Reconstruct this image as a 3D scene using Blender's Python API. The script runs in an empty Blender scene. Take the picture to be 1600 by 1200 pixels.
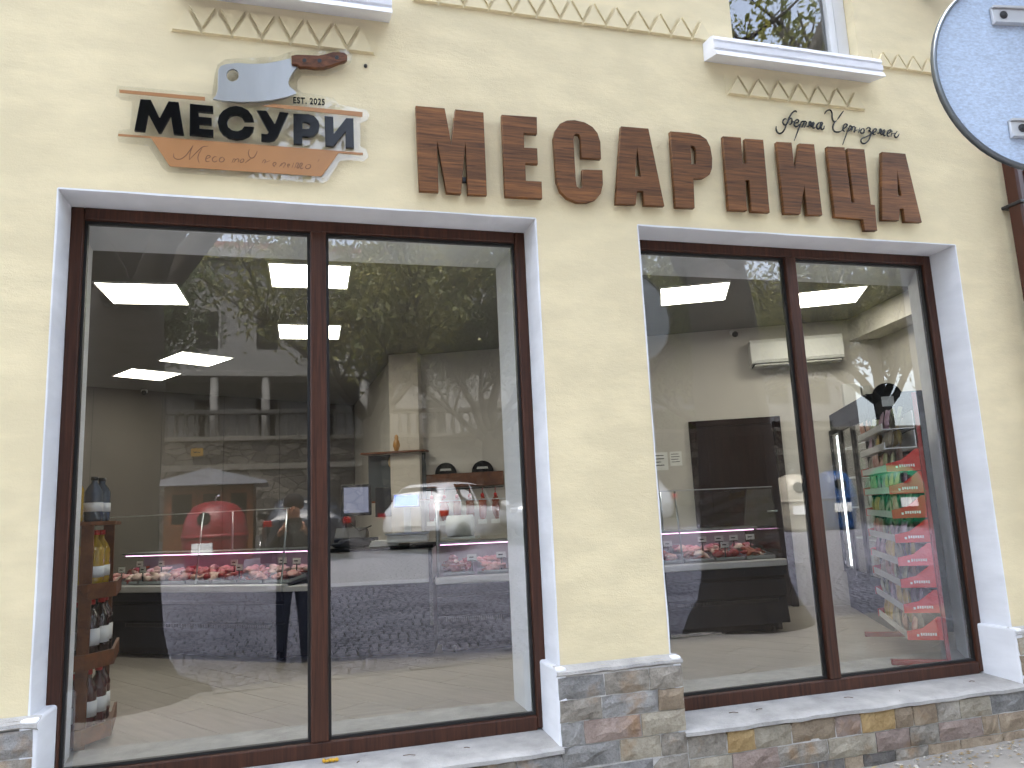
import bpy, bmesh, math, random
import numpy as np
from mathutils import Vector, Matrix
from math import radians as R, sin, cos, pi, sqrt

random.seed(7)
rng = np.random.default_rng(7)
S = bpy.context.scene
C = S.collection

# ------------------------------------------------------------------ camera
EYE = 1.45                       # camera height over the pavement
YAW, PITCH, ROLL, FPX = 0.2812, 0.1648, -0.0459, 1197.6
_f = Vector((sin(YAW)*cos(PITCH), cos(YAW)*cos(PITCH), sin(PITCH)))
_r0 = Vector((cos(YAW), -sin(YAW), 0))
_u0 = _r0.cross(_f)
_r = _r0*cos(ROLL) + _u0*sin(ROLL)
_u = _u0*cos(ROLL) - _r0*sin(ROLL)
cam_d = bpy.data.cameras.new('camera')
cam = bpy.data.objects.new('camera', cam_d)
C.objects.link(cam)
cam.matrix_world = Matrix(((_r.x, _u.x, -_f.x, 0), (_r.y, _u.y, -_f.y, 0), (_r.z, _u.z, -_f.z, EYE), (0, 0, 0, 1)))
cam_d.sensor_width = 36
cam_d.lens = FPX/1600*36
cam_d.clip_start = 0.05
cam_d.clip_end = 2000
S.camera = cam

# ------------------------------------------------------------------ sky, sun, exposure
SUN_EL, SUN_AZ = R(66), R(-25)       # azimuth counted from +Y towards +X
w = bpy.data.worlds.new('World'); S.world = w; w.use_nodes = True
nt = w.node_tree; nt.nodes.clear()
sky = nt.nodes.new('ShaderNodeTexSky'); sky.sky_type = 'NISHITA'; sky.sun_disc = False
sky.sun_elevation = SUN_EL; sky.sun_rotation = SUN_AZ
sky.air_density = 1.0; sky.dust_density = 4.0; sky.ozone_density = 1.0; sky.altitude = 300
hs = nt.nodes.new('ShaderNodeHueSaturation'); hs.inputs['Saturation'].default_value = 0.55
bg = nt.nodes.new('ShaderNodeBackground'); bg.inputs[1].default_value = 0.15
wo = nt.nodes.new('ShaderNodeOutputWorld')
nt.links.new(sky.outputs[0], hs.inputs['Color']); nt.links.new(hs.outputs[0], bg.inputs[0]); nt.links.new(bg.outputs[0], wo.inputs[0])
sun_d = bpy.data.lights.new('sun', 'SUN'); sun_d.energy = 1.3; sun_d.angle = R(55); sun_d.color = (1, .97, .92)
sun = bpy.data.objects.new('sun', sun_d); C.objects.link(sun)
sdir = Vector((sin(SUN_AZ)*cos(SUN_EL), cos(SUN_AZ)*cos(SUN_EL), sin(SUN_EL)))
sun.rotation_euler = sdir.to_track_quat('Z', 'Y').to_euler()
sun.location = sdir*60
S.view_settings.view_transform = 'Standard'; S.view_settings.look = 'None'
S.view_settings.gamma = 1; S.view_settings.exposure = 2.85
S.view_settings.use_curve_mapping = False
S.render.engine = 'CYCLES'
S.cycles.max_bounces = 4; S.cycles.diffuse_bounces = 2; S.cycles.light_sampling_threshold = .05; S.cycles.glossy_bounces = 2; S.cycles.use_light_tree = False
S.cycles.use_adaptive_sampling = True; S.cycles.adaptive_threshold = .04
S.cycles.transparent_max_bounces = 14; S.cycles.transmission_bounces = 6
S.cycles.caustics_reflective = False; S.cycles.caustics_refractive = False
S.cycles.sample_clamp_indirect = 6
try:
    S.cycles.use_denoising = True; S.cycles.denoiser = 'OPENIMAGEDENOISE'
except Exception:
    pass

# ------------------------------------------------------------------ helpers
def at(px, py, Y):
    """photo pixel -> point on the upright plane y = Y (used for flat things fixed to the facade)"""
    d = _f + _r*((px-800)/FPX) - _u*((py-600)/FPX)
    p = d*(Y/d.y)
    return Vector((p.x, p.y, p.z+EYE))

def srgb(r, g, b):
    def c(v):
        v /= 255
        return v/12.92 if v <= .04045 else ((v+.055)/1.055)**2.4
    return (c(r), c(g), c(b), 1)

class NT:
    def __init__(s, name):
        s.m = bpy.data.materials.new(name); s.m.use_nodes = True
        s.t = s.m.node_tree; s.b = s.t.nodes['Principled BSDF']; s.out = s.t.nodes['Material Output']
    def n(s, kind, **kw):
        x = s.t.nodes.new('ShaderNode'+kind)
        for k, v in kw.items():
            if k in x.inputs: x.inputs[k].default_value = v
            else: setattr(x, k, v)
        return x
    def l(s, a, b): s.t.links.new(a, b)
    def coord(s, scale=(1, 1, 1), kind='Object', rot=(0, 0, 0)):
        c = s.n('TexCoord'); m = s.n('Mapping'); m.inputs['Scale'].default_value = scale; m.inputs['Rotation'].default_value = rot
        s.l(c.outputs[kind], m.inputs[0]); return m.outputs[0]

def mat(name, col, rough=.6, var=.12, scale=6., bump=0., bscale=60., metal=0., spec=.5, stretch=(1, 1, 1), rnd=0., coat=0., col2=None, kind='Object', detail=5.):
    k = NT(name); b = k.b
    b.inputs['Roughness'].default_value = rough; b.inputs['Metallic'].default_value = metal
    b.inputs['Specular IOR Level'].default_value = spec
    if coat: b.inputs['Coat Weight'].default_value = coat; b.inputs['Coat Roughness'].default_value = .05
    co = k.coord(stretch, kind)
    no = k.n('TexNoise', Scale=scale, Detail=detail, Roughness=.6); k.l(co, no.inputs['Vector'])
    rp = k.n('ValToRGB'); rp.color_ramp.elements[0].position = .3; rp.color_ramp.elements[1].position = .7
    c2 = col2 or tuple(min(1, c*(1+var)) for c in col[:3])
    rp.color_ramp.elements[0].color = tuple(c*(1-var) for c in col[:3])+(1,) if not col2 else tuple(col[:3])+(1,)
    rp.color_ramp.elements[1].color = tuple(c2[:3])+(1,)
    k.l(no.outputs[0], rp.inputs[0]); last = rp.outputs[0]
    if rnd:
        oi = k.n('ObjectInfo'); mr = k.n('MapRange'); mr.inputs['To Min'].default_value = 1-rnd; mr.inputs['To Max'].default_value = 1+rnd
        k.l(oi.outputs['Random'], mr.inputs[0])
        vm = k.n('VectorMath', operation='SCALE'); k.l(last, vm.inputs[0]); k.l(mr.outputs[0], vm.inputs['Scale']); last = vm.outputs[0]
    k.l(last, b.inputs['Base Color'])
    if bump:
        n2 = k.n('TexNoise', Scale=bscale, Detail=6., Roughness=.65); k.l(co, n2.inputs['Vector'])
        bp = k.n('Bump', Strength=bump, Distance=.01); k.l(n2.outputs[0], bp.inputs['Height']); k.l(bp.outputs[0], b.inputs['Normal'])
    return k.m

def emis(name, col, strength, base=.8):
    k = NT(name); k.b.inputs['Base Color'].default_value = (base, base, base, 1)
    k.b.inputs['Emission Color'].default_value = col; k.b.inputs['Emission Strength'].default_value = strength
    return k.m

def glassmat(name, r0, tint=(.95, .97, .96, 1), dust=0.):
    k = NT(name); k.t.nodes.remove(k.b)
    tr = k.n('BsdfTransparent'); tr.inputs[0].default_value = tint
    gl = k.n('BsdfGlossy'); gl.inputs['Roughness'].default_value = 0; gl.inputs[0].default_value = (1, 1, 1, 1)
    lw = k.n('LayerWeight'); lw.inputs[0].default_value = .5
    pw = k.n('Math', operation='POWER'); pw.inputs[1].default_value = 5; k.l(lw.outputs['Facing'], pw.inputs[0])
    ma = k.n('Math', operation='MULTIPLY_ADD'); ma.inputs[1].default_value = 1-r0; ma.inputs[2].default_value = r0; k.l(pw.outputs[0], ma.inputs[0])
    mx = k.n('MixShader'); k.l(ma.outputs[0], mx.inputs[0]); k.l(tr.outputs[0], mx.inputs[1]); k.l(gl.outputs[0], mx.inputs[2])
    last = mx.outputs[0]
    if dust:
        co = k.coord((1, 1, .25)); no = k.n('TexNoise', Scale=3., Detail=8., Roughness=.7); k.l(co, no.inputs['Vector'])
        mr = k.n('MapRange'); mr.inputs['From Min'].default_value = .35; mr.inputs['From Max'].default_value = .75; mr.inputs['To Max'].default_value = dust
        k.l(no.outputs[0], mr.inputs[0])
        df = k.n('BsdfDiffuse'); df.inputs[0].default_value = (.75, .75, .72, 1)
        m2 = k.n('MixShader'); k.l(mr.outputs[0], m2.inputs[0]); k.l(last, m2.inputs[1]); k.l(df.outputs[0], m2.inputs[2]); last = m2.outputs[0]
    k.l(last, k.out.inputs[0]); return k.m

class MB:
    """collects shapes for ONE mesh object"""
    def __init__(s): s.v = []; s.f = []; s.sm = []
    def add(s, vs, fs, M=None, smooth=False):
        o = len(s.v)
        s.v += [tuple(M @ Vector(p)) if M else tuple(p) for p in vs]
        s.f += [tuple(i+o for i in f) for f in fs]; s.sm += [smooth]*len(fs); return s
    def box(s, x0, x1, y0, y1, z0, z1, ch=0., M=None):
        if ch <= 0:
            return s.add([(x, y, z) for x in (x0, x1) for y in (y0, y1) for z in (z0, z1)],
                         [(0, 1, 3, 2), (4, 6, 7, 5), (0, 4, 5, 1), (2, 3, 7, 6), (0, 2, 6, 4), (1, 5, 7, 3)], M)
        bm = bmesh.new(); bmesh.ops.create_cube(bm, size=1)
        for q in bm.verts: q.co = Vector(((x0+x1)/2+q.co.x*(x1-x0), (y0+y1)/2+q.co.y*(y1-y0), (z0+z1)/2+q.co.z*(z1-z0)))
        bmesh.ops.bevel(bm, geom=bm.edges[:], offset=ch, segments=2, affect='EDGES', profile=.5)
        bm.verts.index_update()
        s.add([q.co[:] for q in bm.verts], [tuple(q.index for q in f.verts) for f in bm.faces], M); bm.free(); return s
    def prism(s, poly, d0, d1, plane='xz', M=None):
        n = len(poly)
        def P(a, b, d): return {'xz': (a, d, b), 'xy': (a, b, d), 'yz': (d, a, b)}[plane]
        vs = [P(a, b, d0) for a, b in poly]+[P(a, b, d1) for a, b in poly]
        return s.add(vs, [tuple(range(n)), tuple(range(2*n-1, n-1, -1))]+[(i, (i+1) % n, n+(i+1) % n, n+i) for i in range(n)], M)
    def lathe(s, prof, n=20, c=(0, 0, 0), M=None, smooth=True, sx=1, sy=1, caps=True):
        vs = []; fs = []
        for r, z in prof:
            vs += [(c[0]+sx*r*cos(2*pi*i/n), c[1]+sy*r*sin(2*pi*i/n), c[2]+z) for i in range(n)]
        for j in range(len(prof)-1):
            fs += [(j*n+i, j*n+(i+1) % n, (j+1)*n+(i+1) % n, (j+1)*n+i) for i in range(n)]
        if caps: fs += [tuple(range(n-1, -1, -1)), tuple(range((len(prof)-1)*n, len(prof)*n))]
        return s.add(vs, fs, M, smooth)
    def tube(s, pts, rad, n=8, smooth=True, M=None):
        pts = [Vector(p) for p in pts]; rad = rad if hasattr(rad, '__len__') else [rad]*len(pts)
        vs = []; fs = []
        for i, p in enumerate(pts):
            t = (pts[min(i+1, len(pts)-1)]-pts[max(i-1, 0)]).normalized()
            a = t.cross(Vector((0, 0, 1)) if abs(t.z) < .9 else Vector((1, 0, 0))).normalized(); b = t.cross(a)
            vs += [tuple(p+(a*cos(2*pi*k/n)+b*sin(2*pi*k/n))*rad[i]) for k in range(n)]
        for j in range(len(pts)-1):
            fs += [(j*n+k, j*n+(k+1) % n, (j+1)*n+(k+1) % n, (j+1)*n+k) for k in range(n)]
        fs += [tuple(range(n-1, -1, -1)), tuple(range((len(pts)-1)*n, len(pts)*n))]
        return s.add(vs, fs, M, smooth)
    def blob(s, c, r, seed, n=2, rough=.25):
        bm = bmesh.new(); bmesh.ops.create_icosphere(bm, subdivisions=n, radius=1); g = random.Random(seed)
        ph = [g.uniform(0, 6) for _ in range(6)]
        for q in bm.verts:
            k = 1+rough*(sin(3*q.co.x+ph[0])*sin(2.7*q.co.y+ph[1])+.6*sin(6*q.co.z+ph[2]+4*q.co.x))
            q.co = Vector((c[0]+q.co.x*r[0]*k, c[1]+q.co.y*r[1]*k, c[2]+q.co.z*r[2]*k))
        bm.verts.index_update()
        s.add([q.co[:] for q in bm.verts], [tuple(q.index for q in f.verts) for f in bm.faces], None, True); bm.free(); return s
    def build(s, name, m, parent=None):
        me = bpy.data.meshes.new(name); me.from_pydata(s.v, [], s.f)
        if any(s.sm): me.polygons.foreach_set('use_smooth', s.sm)
        me.update()
        bm = bmesh.new(); bm.from_mesh(me); bmesh.ops.recalc_face_normals(bm, faces=bm.faces); bm.to_mesh(me); bm.free()
        return put(name, me, m, parent)

def put(name, me, m, parent=None):
    if m and not me.materials: me.materials.append(m)
    o = bpy.data.objects.new(name, me); C.objects.link(o)
    if parent: o.parent = parent
    return o
def box(name, m, parent, x0, x1, y0, y1, z0, z1, ch=0.): return MB().box(x0, x1, y0, y1, z0, z1, ch).build(name, m, parent)
def tag(o, label=None, cat=None, group=None, kind=None):
    if label: o['label'] = label
    if cat: o['category'] = cat
    if group: o['group'] = group
    if kind: o['kind'] = kind
    return o
def thing(name, label, cat, loc=(0, 0, 0), rz=0., group=None):
    o = bpy.data.objects.new(name, None); C.objects.link(o); o.empty_display_size = .1
    o.location = loc; o.rotation_euler = (0, 0, rz)
    return tag(o, label, cat, group)
def struct(o): o['kind'] = 'structure'; return o
def copy_tree(o, parent=None):
    c = o.copy(); C.objects.link(c); c.parent = parent
    for ch in [x for x in KIDS.get(o.name, [])]: copy_tree(ch, c)
    return c
KIDS = {}
def kids(o):
    KIDS[o.name] = [x for x in C.objects if x.parent == o]
    for x in KIDS[o.name]: kids(x)

def outline(name, loops, Y0, Y1, m, parent=None, bevel=.0015):
    """flat shape on the facade: loops of (x, z) -> solid between y=Y0 and y=Y1"""
    cu = bpy.data.curves.new(name, 'CURVE'); cu.dimensions = '2D'; cu.fill_mode = 'BOTH'
    for lp in loops:
        sp = cu.splines.new('POLY'); sp.points.add(len(lp)-1); sp.use_cyclic_u = True
        for p, (x, z) in zip(sp.points, lp): p.co = (x, z, 0, 1)
    cu.extrude = abs(Y1-Y0)/2-bevel; cu.bevel_depth = bevel; cu.bevel_resolution = 1; cu.offset = -bevel
    o = bpy.data.objects.new('tmp', cu)
    me = bpy.data.meshes.new_from_object(o); bpy.data.objects.remove(o); bpy.data.curves.remove(cu)
    me.transform(Matrix(((1, 0, 0, 0), (0, 0, -1, (Y0+Y1)/2), (0, 1, 0, 0), (0, 0, 0, 1)))); me.name = name
    me.materials.clear()
    return put(name, me, m, parent)
def strokes(name, lines, Y, rad, m, parent=None, flat=1.):
    """pen strokes on the facade: lines of (x, z) -> smooth rounded bars"""
    cu = bpy.data.curves.new(name, 'CURVE'); cu.dimensions = '3D'; cu.bevel_depth = rad; cu.bevel_resolution = 1; cu.resolution_u = 4; cu.use_fill_caps = True
    for ln in lines:
        sp = cu.splines.new('BEZIER'); sp.bezier_points.add(len(ln)-1)
        for i, (p, (x, z)) in enumerate(zip(sp.bezier_points, ln)):
            p.co = (x, 0, z); p.handle_left_type = p.handle_right_type = 'AUTO'
            p.radius = .55 if i in (0, len(ln)-1) else 1.
    o = bpy.data.objects.new('tmp', cu)
    me = bpy.data.meshes.new_from_object(o); bpy.data.objects.remove(o); bpy.data.curves.remove(cu)
    me.transform(Matrix(((1, 0, 0, 0), (0, flat, 0, Y), (0, 0, 1, 0), (0, 0, 0, 1)))); me.name = name; me.materials.clear()
    return put(name, me, m, parent)
def trace(off, sc, pts, Y): return [(lambda p: (p.x, p.z))(at(off[0]+x/sc, off[1]+y/sc, Y)) for x, y in pts]

# ------------------------------------------------------------------ materials
def plaster(name, col, bump=.35):
    k = NT(name); b = k.b; b.inputs['Roughness'].default_value = .85; b.inputs['Specular IOR Level'].default_value = .25
    co = k.coord()
    n1 = k.n('TexNoise', Scale=1.3, Detail=6., Roughness=.6); k.l(co, n1.inputs['Vector'])
    st = k.coord((1.5, 1, 4)); n3 = k.n('TexNoise', Scale=2.2, Detail=4., Roughness=.5); k.l(st, n3.inputs['Vector'])
    ad = k.n('Math', operation='ADD'); k.l(n1.outputs[0], ad.inputs[0]); k.l(n3.outputs[0], ad.inputs[1])
    rp = k.n('ValToRGB'); rp.color_ramp.elements[0].position = .7; rp.color_ramp.elements[1].position = .98
    hf = k.n('Math', operation='MULTIPLY'); hf.inputs[1].default_value = .8; k.l(ad.outputs[0], hf.inputs[0]); k.l(hf.outputs[0], rp.inputs[0])
    rp.color_ramp.elements[0].color = tuple(c*.93 for c in col[:3])+(1,); rp.color_ramp.elements[1].color = tuple(min(1, c*1.05) for c in col[:3])+(1,)
    k.l(rp.outputs[0], b.inputs['Base Color'])
    n2 = k.n('TexNoise', Scale=170., Detail=4., Roughness=.6); k.l(co, n2.inputs['Vector'])
    n4 = k.n('TexNoise', Scale=14., Detail=4., Roughness=.5); k.l(st, n4.inputs['Vector'])
    b1 = k.n('Bump', Strength=bump, Distance=.003); k.l(n2.outputs[0], b1.inputs['Height'])
    b2 = k.n('Bump', Strength=bump*.35, Distance=.012); k.l(n4.outputs[0], b2.inputs['Height']); k.l(b1.outputs[0], b2.inputs['Normal'])
    k.l(b2.outputs[0], b.inputs['Normal']); return k.m

def woodmat(name, dark, light, rough=.5, grain=(1.2, 1.2, 26), sc=2.2, kind='Object', bump=.25, spec=.35, boards=0., coat=0.):
    k = NT(name); b = k.b; b.inputs['Roughness'].default_value = rough; b.inputs['Specular IOR Level'].default_value = spec
    if coat: b.inputs['Coat Weight'].default_value = coat
    co = k.coord(grain, kind)
    n1 = k.n('TexNoise', Scale=sc, Detail=6., Roughness=.68, Distortion=.6); k.l(co, n1.inputs['Vector'])
    rp = k.n('ValToRGB'); e = rp.color_ramp.elements; e[0].position = .32; e[1].position = .7
    e[0].color = dark; e[1].color = light; k.l(n1.outputs[0], rp.inputs[0]); last = rp.outputs[0]
    if boards:
        c2 = k.coord((.7, .7, boards), kind); wn = k.n('TexNoise', Scale=1., Detail=1.); k.l(c2, wn.inputs['Vector'])
        mr = k.n('MapRange'); mr.inputs['From Min'].default_value = .35; mr.inputs['From Max'].default_value = .65; mr.inputs['To Min'].default_value = .72; mr.inputs['To Max'].default_value = 1.22
        k.l(wn.outputs[0], mr.inputs[0]); vm = k.n('VectorMath', operation='SCALE'); k.l(last, vm.inputs[0]); k.l(mr.outputs[0], vm.inputs['Scale']); last = vm.outputs[0]
    k.l(last, b.inputs['Base Color'])
    if bump:
        bp = k.n('Bump', Strength=bump, Distance=.003); k.l(n1.outputs[0], bp.inputs['Height']); k.l(bp.outputs[0], b.inputs['Normal'])
    return k.m

def stonemat(name, a, bcol, rnd=.16):
    k = NT(name); b = k.b; b.inputs['Roughness'].default_value = .8; b.inputs['Specular IOR Level'].default_value = .3
    co = k.coord(kind='Object')
    n1 = k.n('TexNoise', Scale=9., Detail=6., Roughness=.75); k.l(co, n1.inputs['Vector'])
    n2 = k.n('TexNoise', Scale=75., Detail=5., Roughness=.7); k.l(co, n2.inputs['Vector'])
    mx = k.n('Math', operation='MULTIPLY_ADD'); mx.inputs[1].default_value = .45; k.l(n2.outputs[0], mx.inputs[0]); k.l(n1.outputs[0], mx.inputs[2])
    rp = k.n('ValToRGB'); e = rp.color_ramp.elements; e[0].position = .55; e[1].position = .9; e[0].color = a; e[1].color = bcol
    k.l(mx.outputs[0], rp.inputs[0])
    n5 = k.n('TexNoise', Scale=5., Detail=4., Roughness=.6); k.l(k.coord(rot=(.4, .2, .9)), n5.inputs['Vector']); m5 = k.n('MapRange'); m5.inputs['From Min'].default_value = .56; m5.inputs['From Max'].default_value = .70; m5.inputs['To Max'].default_value = .6; k.l(n5.outputs[0], m5.inputs[0])
    mc = k.n('Mix', data_type='RGBA'); mc.inputs[7].default_value = srgb(150, 118, 80); k.l(m5.outputs[0], mc.inputs[0]); k.l(rp.outputs[0], mc.inputs[6])
    oi = k.n('ObjectInfo'); mr = k.n('MapRange'); mr.inputs['To Min'].default_value = 1-rnd; mr.inputs['To Max'].default_value = 1+rnd; k.l(oi.outputs['Random'], mr.inputs[0])
    vm = k.n('VectorMath', operation='SCALE'); k.l(mc.outputs[2], vm.inputs[0]); k.l(mr.outputs[0], vm.inputs['Scale']); k.l(vm.outputs[0], b.inputs['Base Color'])
    bp = k.n('Bump', Strength=1., Distance=.014); k.l(mx.outputs[0], bp.inputs['Height']); k.l(bp.outputs[0], b.inputs['Normal']); return k.m

M = {}
M['cream'] = plaster('cream_plaster', (.785, .68, .44))
M['cream_trim'] = plaster('cream_trim_plaster', (.79, .685, .445), .25)
M['white'] = plaster('white_render', (.82, .83, .86), .2)
M['sillpaint'] = mat('white_sill_paint', (.32, .31, .295, 1), .85, .2, 7, .8, 60, col2=(.50, .485, .46), detail=9)
M['frame'] = woodmat('brown_laminate', srgb(46, 26, 18), srgb(84, 50, 35), .42, (30, 30, 1.2), 2.0, bump=.08)
M['gasket'] = mat('black_gasket', (.008, .008, .008, 1), .5)
M['glass'] = glassmat('window_glass', .135, dust=.004)
k = NT('clear_glass_face'); k.t.nodes.remove(k.b); _t = k.n('BsdfTransparent'); k.l(_t.outputs[0], k.out.inputs[0]); M['clear'] = k.m
M['cglass'] = glassmat('counter_glass', .025, (.97, .985, .98, 1))
M['wood'] = woodmat('stained_wood', srgb(66, 41, 21), srgb(142, 93, 50), .55, (2.2, 2.2, 48), 1.6, boards=9.)
M['black'] = mat('gloss_black_acrylic', (.005, .005, .006, 1), .1, .05, spec=.35)
M['bronze'] = mat('bronze_film', srgb(170, 122, 78), .35, .04)
M['script'] = mat('etched_script', srgb(96, 60, 34), .3, .05)
M['steel'] = mat('brushed_steel', (.50, .53, .57, 1), .28, .05, 2, .05, 40, metal=1, stretch=(14, 1, 1))
M['blade'] = mat('mirror_steel', (.52, .525, .535, 1), .35, .06, 3, metal=.9, stretch=(4, 1, 1))
M['acrylic'] = glassmat('clear_acrylic', .05, (.975, .975, .97, 1))
M['darkmetal'] = mat('dark_metal', (.02, .02, .022, 1), .4)
M['charcoal'] = mat('charcoal_panel', (.013, .015, .020, 1), .6, .08, spec=.06)
M['charcoal2'] = mat('black_panel', (.004, .005, .006, 1), .6, spec=.06)
M['alu'] = mat('pale_aluminium', (.62, .63, .64, 1), .35, .05, metal=.3)
M['inner'] = mat('grey_wall_paint', (.60, .57, .53, 1), .85, .04, 2)
M['taupe'] = mat('taupe_wall_panel', (.14, .125, .11, 1), .7, .06, 2)
M['tjoint'] = mat('taupe_joint', (.10, .09, .08, 1), .7)
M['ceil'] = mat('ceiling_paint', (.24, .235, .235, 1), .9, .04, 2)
M['lightgrey'] = mat('light_grey_panel', (.50, .50, .48, 1), .5, .05)
M['pearl'] = mat('white_plastic', (.75, .75, .73, 1), .4, .03)
M['paper'] = mat('paper', (.8, .8, .78, 1), .8, .03)
M['led'] = emis('led_panel', (1, .95, .80, 1), 2.5)
M['pinkled'] = emis('pink_led', (1, .5, .85, 1), .6)
M['whiteled'] = emis('cool_led', (.85, .95, 1, 1), 1.4)
M['blue'] = emis('blue_display', (.06, .12, .75, 1), .45, .03)
M['screen'] = emis('monitor_screen', (.3, .32, .45, 1), .09, .03)
M['red'] = mat('red_steel', srgb(140, 22, 24), .4, .06)
M['redplastic'] = mat('red_plastic', srgb(188, 34, 26), .45, .08)
M['pinkplastic'] = mat('faded_red_plastic', srgb(214, 96, 104), .4, .06)
M['door'] = woodmat('dark_door_wood', srgb(22, 12, 9), srgb(36, 20, 16), .6, (20, 20, 1.2), 2, bump=.05, spec=.08)
M['rackwood'] = woodmat('rack_wood', srgb(80, 44, 22), srgb(124, 72, 38), .5, (3, 3, 3), 4, bump=.1)
M['mortar'] = mat('mortar', (.56, .545, .52, 1), .9, .15, 30, .5, 120)
M['pipe'] = mat('brown_pipe', srgb(66, 34, 26), .25, .06, spec=.5)

# ------------------------------------------------------------------ the shop building
WY, FY, IY = 3.75, 3.955, 4.60            # outer wall face, window frame face, inner wall face
X1, X2, X3, X4 = -1.044, 1.259, 1.861, 4.089
ZT, ZS, ZFL, ZC = 3.01, .345, .33, 3.37
UX0, UX1, UZ = 2.60, 3.53, 4.17          # upper window opening
shop = thing('shop_building', 'cream plastered shop front with two large brown framed display windows and stone plinth', 'building', (0, 0, 0))

def sheet_with_holes(Y, holes, x0, x1, z0, z1, flip=False):
    xs = sorted({x0, x1, *[h[0] for h in holes], *[h[1] for h in holes]}); zs = sorted({z0, z1, *[h[2] for h in holes], *[h[3] for h in holes]})
    mb = MB()
    for a, b in zip(xs, xs[1:]):
        for c, d in zip(zs, zs[1:]):
            if any(h[0] <= a and b <= h[1] and h[2] <= c and d <= h[3] for h in holes): continue
            mb.add([(a, Y, c), (b, Y, c), (b, Y, d), (a, Y, d)], [(0, 1, 2, 3)])
    return mb
H = [(X1, X2, .2, ZT), (X3, X4, .2, ZT), (UX0, UX1, UZ, 6.2), (-.42, .34, UZ, 6.2)]
mb = sheet_with_holes(WY, H, -7, 7.5, -.4, 7.2)
for h in H[2:]:
    for xx in h[:2]: mb.add([(xx, WY, h[2]), (xx, IY, h[2]), (xx, IY, h[3]), (xx, WY, h[3])], [(0, 1, 2, 3)])
mb.add([(-7, WY, 7.2), (7.5, WY, 7.2), (7.5, 13.5, 7.2), (-7, 13.5, 7.2)], [(0, 1, 2, 3)])
mb.add([(-7, WY, -.4), (-7, WY, 7.2), (-7, 13.5, 7.2), (-7, 13.5, -.4)], [(0, 1, 2, 3)])
mb.add([(7.5, WY, -.4), (7.5, WY, 7.2), (7.5, 13.5, 7.2), (7.5, 13.5, -.4)], [(0, 1, 2, 3)])
mb.add([(-7, 13.5, -.4), (7.5, 13.5, -.4), (7.5, 13.5, 7.2), (-7, 13.5, 7.2)], [(0, 1, 2, 3)])
mb.build('facade_wall', M['cream'], shop)
# inner skin of the front wall
SPL = .42                                  # splay of the jamb by the snack rack
sheet_with_holes(IY, [(X1-.05, X2, .2, ZT), (X3, X4+SPL, .2, ZT)], -3.2, 6.2, ZFL, ZC).build('inner_wall_face', M['inner'], shop)
for (a, b) in ((X1, X2), (X3, X4)):
    # painted reveals, slightly wavy edge like trowelled render
    n = 14; zz = [.3+(ZT-.3)*i/n for i in range(n+1)]
    for x, sg in ((a, 1), (b, -1)):
        mb = MB(); e = [random.uniform(-.0025, .0025) for _ in zz]
        for i in range(n):
            xi = x+(SPL if x == X4 else -.05 if x == X1 else 0)+sg*.004; ym = FY+.075
            mb.add([(x+sg*(.004+e[i]), WY-.002, zz[i]), (x+sg*.004, ym, zz[i]), (xi, IY, zz[i]), (xi, IY, zz[i+1]), (x+sg*.004, ym, zz[i+1]), (x+sg*(.004+e[i+1]), WY-.002, zz[i+1])], [(0, 1, 4, 5), (1, 2, 3, 4)])
            mb.add([(x-sg*.004, WY-.002, zz[i]), (x+sg*(.004+e[i]), WY-.002, zz[i]), (x+sg*(.004+e[i+1]), WY-.002, zz[i+1]), (x-sg*.004, WY-.002, zz[i+1])], [(0, 1, 2, 3)])
        mb.build('reveal', M['white'], shop)
    mb = MB(); n = 16; xx = [a+(b-a)*i/n for i in range(n+1)]; e = [random.uniform(-.003, .003) for _ in xx]
    for i in range(n):
        mb.add([(xx[i], WY-.002, ZT-.004+e[i]), (xx[i+1], WY-.002, ZT-.004+e[i+1]), (xx[i+1], FY+.075, ZT-.004), (xx[i], FY+.075, ZT-.004)], [(0, 1, 2, 3)])
        mb.add([(xx[i], WY-.002, ZT-.004+e[i]), (xx[i+1], WY-.002, ZT-.004+e[i+1]), (xx[i+1], WY-.002, ZT+.004), (xx[i], WY-.002, ZT+.004)], [(0, 1, 2, 3)])
    bi = b+(SPL if b == X4 else 0)
    mb.add([(a, FY+.075, ZT-.004), (b, FY+.075, ZT-.004), (bi, IY, ZT-.004), (a-.05*(a == X1), IY, ZT-.004)], [(0, 1, 2, 3)])
    mb.build('lintel_soffit', M['white'], shop)
    # inner threshold between frame and room
    MB().prism([(a+.004, FY+.07), (b-.004, FY+.07), (bi-.004, IY), (a+.004, IY)], .28, .352, 'xy').build('inner_sill', M['sillpaint'], shop)

# sills: painted concrete ledges, sloping to the street, uneven front edge
def sill(x0, x1):
    n = 26; mb = MB(); xs = [x0+(x1-x0)*i/n for i in range(n+1)]
    row = lambda f: [f(x) for x in xs]
    rr = random.Random(int(x0*100))
    jit = [rr.uniform(-.006, .006) for _ in xs]; jz = [rr.uniform(-.004, .004) for _ in xs]
    prof = [(4.02, .352, 0), (3.80, .342, .3), (3.695, .333, 1), (3.676, .322, 1), (3.676, .304, 1), (3.70, .296, 1)]
    for i in range(n):
        for (ya, za, ka), (yb, zb, kb) in zip(prof, prof[1:]):
            mb.add([(xs[i], ya+ka*jit[i], za+ka*jz[i]), (xs[i+1], ya+ka*jit[i+1], za+ka*jz[i+1]), (xs[i+1], yb+kb*jit[i+1], zb+kb*jz[i+1]), (xs[i], yb+kb*jit[i], zb+kb*jz[i])], [(0, 1, 2, 3)], None, True)
    return mb.build('window_sill', M['sillpaint'], shop)
sill(X1+.03, X2-.02); sill(X3+.02, X4-.03)

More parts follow.
